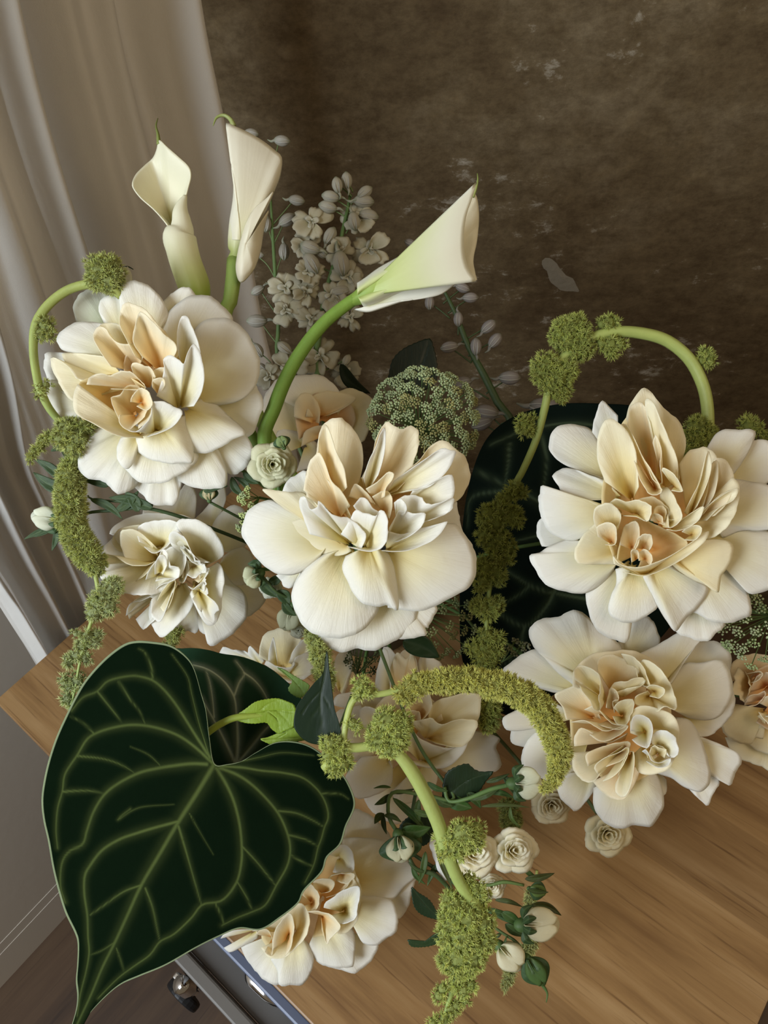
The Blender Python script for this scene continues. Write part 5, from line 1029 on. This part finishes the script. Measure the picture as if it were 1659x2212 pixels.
for x, y, a, L in [(1110, 585, 10, 95), (1030, 262, 5, 95), (865, 222, 10, 85), (1060, 690, -30, 110), (945, 720, 100, 85), (1040, 865, 90, 100), (905, 880, 10, 60), (895, 1075, 150, 85), (890, 1240, 180, 120), (900, 1400, 60, 90), (990, 1030, 0, 60), (920, 1500, 40, 90)]:
    X, Y = Q(x, y); sx = 590+(Y-430)*.04
    dbud(dp2, X, Y, a, L/2.5136, .61, h=4, col=(.46, .43, .36)); tube_px('pedicel', [(X-math.cos(math.radians(a))*8, Y, 0), ((X+sx)/2, Y+22, 0), (sx, Y+52, 0)], .61, [1.3, 1.3, 1.6], M_GREEN, dp2, col=(.14, .20, .07), n=10, seg=6)
dp3 = thing('delphinium', W([(1040, 800)], -10., .62)[0], 'shaded delphinium stem with mauve-white buds against the wall right of the lace dome', 'flower')
tube_px('stem', [(950, 610), (985, 680), (1010, 745), (1045, 810), (1075, 870), (1105, 930), (1060, 1100), (900, 1280)], .62, [3, 6, 8, 9, 10, 11, 10, 8], M_GREEN, dp3, col=(.06, .10, .03), n=36)
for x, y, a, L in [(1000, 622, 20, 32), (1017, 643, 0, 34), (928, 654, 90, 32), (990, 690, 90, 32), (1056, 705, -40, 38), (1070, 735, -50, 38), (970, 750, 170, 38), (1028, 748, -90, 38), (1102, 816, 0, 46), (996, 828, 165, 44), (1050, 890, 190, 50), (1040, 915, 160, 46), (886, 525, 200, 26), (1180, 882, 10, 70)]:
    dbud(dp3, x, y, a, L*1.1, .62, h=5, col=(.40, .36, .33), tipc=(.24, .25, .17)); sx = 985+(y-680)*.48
    tube_px('pedicel', [(x, y, 0), ((x+sx)/2, y+16, 0), (sx, y+34, 0)], .62, [1.6, 1.6, 2], M_GREEN, dp3, col=(.07, .11, .04), n=8, seg=6)

# ------------------------------------------------------------------ spray roses: small blooms, buds, leaves
def small_rose(parent, x, y, R, d, ax=(0, 0), h=0, seed=0, pal=GREENW, open_=1.0):
    """x, y centre; ax tilts the mouth of the bloom; rings of overlapping cupped petals"""
    r = random.Random(seed); e = part_empty('bloom', W([(x, y)], h*1.0, d)[0], parent)
    for ring, (n, r0, r1, hh, wd) in enumerate([(5, .25, 1.05*open_, .1, 1.5), (5, .2, .82, .42, 1.3), (5, .15, .58, .68, 1.1), (4, .08, .38, .82, .95), (3, .03, .2, .88, .8)]):
        off = r.uniform(0, 6.28)
        for k in range(n):
            a = off+k*6.283/n; o = []; wd_ = (1.9, 2.1, 2.2, 2.3, 2.6)[ring]
            for q in np.linspace(-1, 1, 9):
                aa = a+q*wd_*.5; rr = r1*R*(1-.22*q*q+.04*math.sin(q*5+k))
                o += [x+math.cos(aa)*rr+ax[0]*hh, y+math.sin(aa)*rr*.95+ax[1]*hh]
            H = R*hh
            petal(e, (x+math.cos(a)*r0*R*.4-ax[0]*.5, y+math.sin(a)*r0*R*.4-ax[1]*.5), o, d, hb=h-R*.15, ht=(h+H-R*.12, h+H, h+H-R*.12), bulge=R*.12, arch=R*.05*(1 if ring else 2), ruf=R*.03, curl=R*(.14 if ring < 2 else .04), jag=.8, nr=9, nf=22, seed=seed*31+ring*7+k,
                  c_in=pal['c_in'], c_mid=pal['c_mid'], c_out=pal['c_out'], reach=.6, solid=.0003)
    return e
def rose_bud(parent, bx, by, tx, ty, R, d, h=0, col=(.84, .83, .62), sep=True, green=0.0, seed=0):
    """bud from its calyx (bx, by) to its tip (tx, ty)"""
    r = random.Random(seed); e = part_empty('bud', W([(bx, by)], h*1.0, d)[0], parent)
    b = np.array([bx, by], float); t = np.array([tx, ty], float); L = np.linalg.norm(t-b); u = (t-b)/L; n = np.array([-u[1], u[0]])
    prof = [(0, .28), (.12, .72), (.35, 1.0), (.6, .96), (.82, .70), (.95, .38), (1.0, .12)]
    loft('petal', [(*(b+u*L*q), h, R*k*.94) for q, k in prof], d, e, [(.40, .48, .20), col, col, col, tuple(min(1, c*1.05) for c in col)], m=M_PETAL, n=22, seg=20)
    for k, (s0, s1) in enumerate(((-1.03, .15), (-.05, 1.03))):      # wrapped outer petals with a visible overlapping edge
        o = []
        for q, s in ((.05, s0*.6), (.35, s0), (.7, s0*.9), (.93, s0*.45+s1*.2), (.97, (s0+s1)/2), (.9, s1*.6+s0*.1), (.65, s1), (.35, s1), (.05, s1*.5)): o += list(b+u*L*q+n*s*R)
        petal(e, b+u*L*.02, o, d, hb=h+2, ht=(h, h+R*.3, h+R*.2, h+R*.3, h) if k else (h, h+R*.3, h+R*.25, h+R*.35, h+R*.8), bulge=R*.42, arch=R*.85, ruf=.6, curl=R*.10, jag=.4, c_in=(.62, .66, .34), c_mid=col, c_out=tuple(min(1, c*1.04) for c in col), nr=12, nf=26, seed=seed+k, solid=.0003)
    loft('calyx', [(*(b-u*R*.55), h, R*.14), (*(b-u*R*.35), h, R*.34), (*(b-u*R*.05), h, R*.42), (*(b+u*R*.12), h, R*.40)], d, e, [(.08, .15, .04), (.10, .18, .05), (.09, .16, .05)], m=M_GREEN, n=12, seg=14)
    if sep:
        for k in range(4):
            s = (-1.0, -.35, .4, 1.0)[k]; Ls = L*r.uniform(.6, .95) if not green else L*.98
            base = b+n*s*R*.35; tip = b+u*Ls*(1 if green else .42)+n*s*R*(1.15 if not green else .2)
            simple_leaf(e, base, tip, R*(.24 if not green else .60), d, h=(h+R*(.3 if abs(s) > .5 else .45), h+R*(.55 if abs(s) > .5 else 1.12), h+R*(.3 if abs(s) > .5 else (.9 if not green else .5))), col=(.05, .10, .035), vc=(.12, .20, .07), name='sepal', side=s*R*(.75 if green else .25), fold=-.35)
    return e
SG = dict(col=(.045, .085, .025), vc=(.10, .16, .05))
def sp(label, d, x, y, group=None): return thing('spray_rose', W([(x, y)], -10., d)[0], label, 'flower', group)
# pale green rose left of centre
s1 = sp('small pale green spray rose at the foot of the bent calla stem', .445, 590, 1000)
small_rose(s1, 588, 1003, 46, .445, ax=(4, 2), seed=3, pal=dict(c_in=(.62, .62, .26), c_mid=(.78, .77, .48), c_out=(.84, .83, .60)), open_=1.12)
rose_bud(s1, 613, 966, 604, 942, 12, .445, h=6, green=1, col=(.3, .4, .15), seed=2)
tube_px('stem', [(600, 1040, -20), (620, 1100, -50), (760, 1240, -150)], .445, [4, 4, 4], M_GREEN, s1, col=(.10, .18, .05))
# buds at far left under rose A
s2 = sp('spray rose with a half-open white bud reaching left past the amaranth tassel', .47, 100, 1120)
rose_bud(s2, 128, 1128, 68, 1112, 24, .47, col=(.84, .86, .70), seed=5)
tube_px('stem', [(128, 1130), (190, 1108), (250, 1103), (330, 1100), (480, 1150, -40), (740, 1260, -120)], .47, [3.5, 3.5, 4, 4, 4, 4], M_GREEN, s2, col=(.05, .09, .03))
tube_px('stem', [(330, 1092), (270, 1085), (200, 1078), (190, 1070)], .47, [3, 3, 2.5, 2], M_GREEN, s2, col=(.06, .10, .03))
for a, b, w_, sd in [((118, 1140), (52, 1165), 7, 3), ((122, 1142), (112, 1190), 7, -3), ((118, 1138), (75, 1160), 6, 0), ((150, 1060), (72, 1020), 14, -8), ((135, 1040), (75, 992), 11, 6), ((150, 960), (110, 975), 10, 4), ((172, 985), (130, 965), 13, -6), ((195, 1078), (265, 1122), 9, -8), ((235, 1050), (180, 1038), 9, 3), ((300, 1105), (270, 1062), 13, 5), ((330, 1098), (280, 1070), 11, -4), ((250, 1105), (300, 1060), 10, 4), ((310, 1090), (235, 1075), 10, 4)]:
    simple_leaf(s2, a, b, w_, .468, side=sd, **SG)
s3 = sp('tiny closed green rosebud peeping out below the upper left rose', .475, 455, 1065)
rose_bud(s3, 452, 1080, 450, 1052, 13, .475, col=(.72, .62, .36), green=1, seed=9)
for a, b, w_, sd in [((440, 1062), (492, 1050), 12, -8), ((500, 1030), (530, 1072), 9, 8), ((525, 1020), (560, 1045), 8, 5), ((540, 1060), (505, 1030), 7, 5)]: simple_leaf(s3, a, b, w_, .47, side=sd, **SG)
tube_px('stem', [(452, 1084, -4), (520, 1120, -30), (760, 1250, -130)], .475, [3, 3, 3], M_GREEN, s3, col=(.08, .13, .04))
s4 = sp('round closed green-white rosebud left of the large centre rose, over the white double rose', .45, 543, 1248)
rose_bud(s4, 560, 1240, 528, 1256, 24, .45, col=(.66, .68, .46), seed=12)
for a, b, w_, sd in [((565, 1225), (535, 1218), 10, 4), ((580, 1260), (610, 1240), 10, 3), ((600, 1275), (625, 1310), 14, -4), ((610, 1300), (640, 1330), 10, 4), ((560, 1250), (600, 1290), 12, 3)]: simple_leaf(s4, a, b, w_, .455, side=sd, **SG)
small_rose(s4, 585, 1270, 24, .462, h=-8, seed=14)
tube_px('stem', [(562, 1240, -4), (620, 1290, -20), (760, 1300, -120)], .45, [3, 3, 3], M_GREEN, s4, col=(.08, .13, .04))
s5 = sp('pale green rosebud just under the lower left of the large centre rose', .47, 620, 1340)
rose_bud(s5, 632, 1312, 615, 1362, 24, .47, col=(.74, .76, .54), sep=False, seed=15)
small_rose(s5, 645, 1362, 18, .475, h=-6, seed=16)
tube_px('stem', [(632, 1308, -4), (680, 1290, -20), (780, 1290, -80)], .47, [3, 3, 3], M_GREEN, s5, col=(.08, .13, .04))
# lower right cluster
s6 = sp('spray roses at lower right with white blooms and buds hanging over the wooden table', .46, 1040, 1820)
CW = dict(c_in=(.94, .80, .36), c_mid=(.97, .90, .60), c_out=(.97, .93, .76))
small_rose(s6, 1020, 1845, 50, .455, ax=(10, -4), seed=21, pal=CW, open_=1.1)
small_rose(s6, 1108, 1838, 48, .458, ax=(14, -2), seed=22, pal=CW, open_=1.08)
small_rose(s6, 1062, 1915, 30, .47, ax=(0, 0), h=-10, seed=23, pal=CW)
petal(s6, (975, 1830), [935, 1800, 928, 1820, 938, 1860, 958, 1900, 968, 1902, 985, 1880, 990, 1850], .46, hb=-5, ht=-8, arch=6, c_in=(.8, .7, .5), name='loose_petal')
rose_bud(s6, 1112, 1692, 1170, 1690, 34, .45, col=(.84, .85, .66), seed=24)
rose_bud(s6, 1130, 1998, 1208, 1994, 36, .45, col=(.86, .80, .56), seed=25)
rose_bud(s6, 1080, 2045, 1128, 2090, 30, .455, col=(.86, .82, .60), sep=False, seed=26)
rose_bud(s6, 860, 1806, 870, 1862, 29, .45, col=(.74, .70, .46), green=1, seed=27)
rose_bud(s6, 1145, 1920, 1180, 1928, 13, .46, col=(.2, .3, .08), green=1, seed=28)
rose_bud(s6, 1140, 2070, 1176, 2128, 20, .45, col=(.10, .18, .05), green=1, seed=29)
tube_px('stem', [(860, 1800), (842, 1770), (838, 1740), (845, 1715), (870, 1710), (930, 1720, -10), (980, 1720, -20), (900, 1600, -80), (800, 1350, -160)], .455, [4.5, 4, 4, 3.5, 4, 4, 4, 4, 4], M_GREEN, s6, col=(.12, .20, .06), n=50)
tube_px('stem', [(1100, 1695), (1060, 1705), (1010, 1725), (970, 1730, -10), (960, 1700, -20)], .455, [5, 5, 4.5, 4, 4], M_GREEN, s6, col=(.14, .24, .07), n=30)
tube_px('stem', [(1125, 1998), (1080, 1980), (1030, 1950, -8), (960, 1890, -14), (900, 1850, -16), (880, 1830, -16), (900, 1700, -50)], .46, [5, 4.5, 4, 4, 4, 4, 4], M_GREEN, s6, col=(.07, .12, .04), n=40)
tube_px('stem', [(1132, 1912), (1090, 1905), (1050, 1912, -4), (990, 1900, -14)], .46, [3, 4, 3, 3], M_GREEN, s6, col=(.14, .22, .06), n=20)
tube_px('stem', [(1138, 2068), (1115, 2035), (1085, 2015), (1050, 1990, -8)], .455, [4, 3.5, 3, 3], M_GREEN, s6, col=(.10, .16, .05), n=20)
tube_px('stem', [(1170, 2125), (1182, 2145), (1180, 2165)], .45, [4, 2.5, 1], M_GREEN, s6, col=(.10, .18, .05), n=10)
tube_px('stem', [(885, 1855), (900, 1878), (940, 1890), (980, 1930, -10)], .46, [4, 5, 5, 4], M_GREEN, s6, col=(.06, .10, .03), n=24)
K = 1659/620.
def R_(x, y): return (680+x/2.6758, 1600+y/2.6758)
for a, b, w_, sd in [((440, 270), (340, 275), 7, 4), ((440, 300), (585, 275), 9, 5), ((440, 310), (345, 370), 16, -5), ((400, 420), (345, 480), 18, 5), ((400, 430), (500, 470), 14, -6), ((395, 430), (415, 540), 12, 4), ((450, 330), (660, 545), 18, -6), ((600, 340), (610, 480), 16, 6), ((570, 400), (700, 430), 16, 6),
                     ((500, 520), (670, 500), 34, 10), ((510, 480), (620, 590), 26, -8), ((650, 240), (770, 290), 14, 8), ((700, 330), (800, 380), 22, 4), ((990, 240), (1125, 190), 12, 4), ((900, 340), (1080, 260), 20, 6), ((880, 300), (960, 390), 22, -6), ((1000, 300), (1150, 330), 14, -8), ((960, 380), (1240, 385), 10, -6), ((1130, 380), (1190, 500), 10, 14),
                     ((1090, 200), (1170, 330), 18, -4), ((560, 720), (640, 830), 12, 10), ((640, 640), (600, 830), 16, -5), ((720, 700), (650, 840), 14, 4), ((700, 600), (800, 860), 14, 4), ((640, 760), (540, 700), 10, -8), ((760, 330), (910, 390), 34, 4),
                     ((1215, 800), (1385, 765), 18, 6), ((1210, 740), (1290, 800), 12, 3), ((1230, 860), (1350, 875), 12, 4), ((1250, 950), (1425, 1010), 20, -12), ((1040, 920), (1200, 960), 12, -6), ((1000, 970), (1150, 1010), 14, 4), ((1100, 1060), (1215, 1130), 22, 4), ((1080, 990), (1200, 1080), 24, -4), ((1080, 1110), (1020, 1180), 10, 4), ((1110, 1130), (1090, 1240), 6, 3)]:
    simple_leaf(s6, R_(*a), R_(*b), w_/2.2, .452+rnd.uniform(0, .012), side=sd/1.6, h=(0, rnd.uniform(0, 6), rnd.uniform(-6, 4)), col=(.04+rnd.uniform(0, .03), .07+rnd.uniform(0, .04), .018), vc=(.11, .17, .06))
def toothed(parent, pts, mid, d, col=(.018, .038, .014)):
    c = np.mean(np.array(pts).reshape(-1, 2), axis=0)
    return blade('leaf', parent, c, pts, [(1.0, mid)], d, lambda XY, s: np.sin(XY[:, 0]/17)*3*s, 12, 54, col, (.05, .08, .03), m=M_LEAF, jag=1.6, vw=.8, puff=.5)
def Rl(o): return [v for i in range(0, len(o), 2) for v in R_(o[i], o[i+1])]
toothed(s6, Rl([745,330, 742,250, 760,190, 800,160, 880,135, 920,165, 960,180, 1030,180, 990,230, 950,290, 900,350, 830,345]), Rl([745,335, 880,230, 1025,182]), .462)
toothed(s6, Rl([560,850, 600,880, 660,920, 700,980, 725,1030, 660,1020, 600,990, 570,940]), Rl([560,850, 640,950, 725,1030]), .475)
toothed(s6, Rl([540,1150, 580,1180, 640,1170, 690,1120, 735,1105, 735,1150, 680,1180, 600,1192, 555,1185]), Rl([545,1160, 640,1180, 735,1120]), .47, (.03, .06, .02))
toothed(s6, Rl([490,520, 520,460, 600,420, 680,440, 690,520, 640,600, 560,590]), Rl([490,520, 690,520]), .468)
# two blooms hanging under the lower right rose
s7 = sp('small faded cream spray rose hanging upside down over the wood below the lower right rose', .53, 1310, 1800)
small_rose(s7, 1312, 1800, 46, .53, ax=(6, 8), seed=31, pal=dict(c_in=(.88, .78, .38), c_mid=(.92, .84, .54), c_out=(.92, .86, .62)), open_=1.1)
tube_px('stem', [(1300, 1770, -20), (1200, 1650, -40), (900, 1400, -60)], .53, [4, 4, 4], M_GREEN, s7, col=(.1, .15, .05))
s8 = sp('small faded spray rose peeking out left of it under the lower right rose', .525, 1190, 1740)
small_rose(s8, 1190, 1738, 40, .525, ax=(4, 8), seed=33, pal=dict(c_in=(.86, .72, .34), c_mid=(.90, .80, .50), c_out=(.90, .82, .58)), open_=1.1)
tube_px('stem', [(1180, 1720, -20), (1100, 1620, -40), (900, 1400, -60)], .525, [4, 4, 4], M_GREEN, s8, col=(.1, .15, .05))
s9 = sp('pale bud tip standing behind the amaranth clump at upper left', .47, 272, 590)
rose_bud(s9, 275, 625, 270, 575, 12, .47, col=(.70, .68, .54), sep=False, seed=41)
tube_px('stem', [(262, 578, 4), (276, 576, 2), (288, 582, 0)], .47, [1.2, 1.6, 1], M_GREEN, s9, col=(.03, .05, .02), n=8)
tube_px('stem', [(276, 630, -4), (340, 760, -60), (600, 1050, -120), (770, 1240, -120)], .47, [3, 3, 3, 3], M_GREEN, s9, col=(.1, .15, .05))
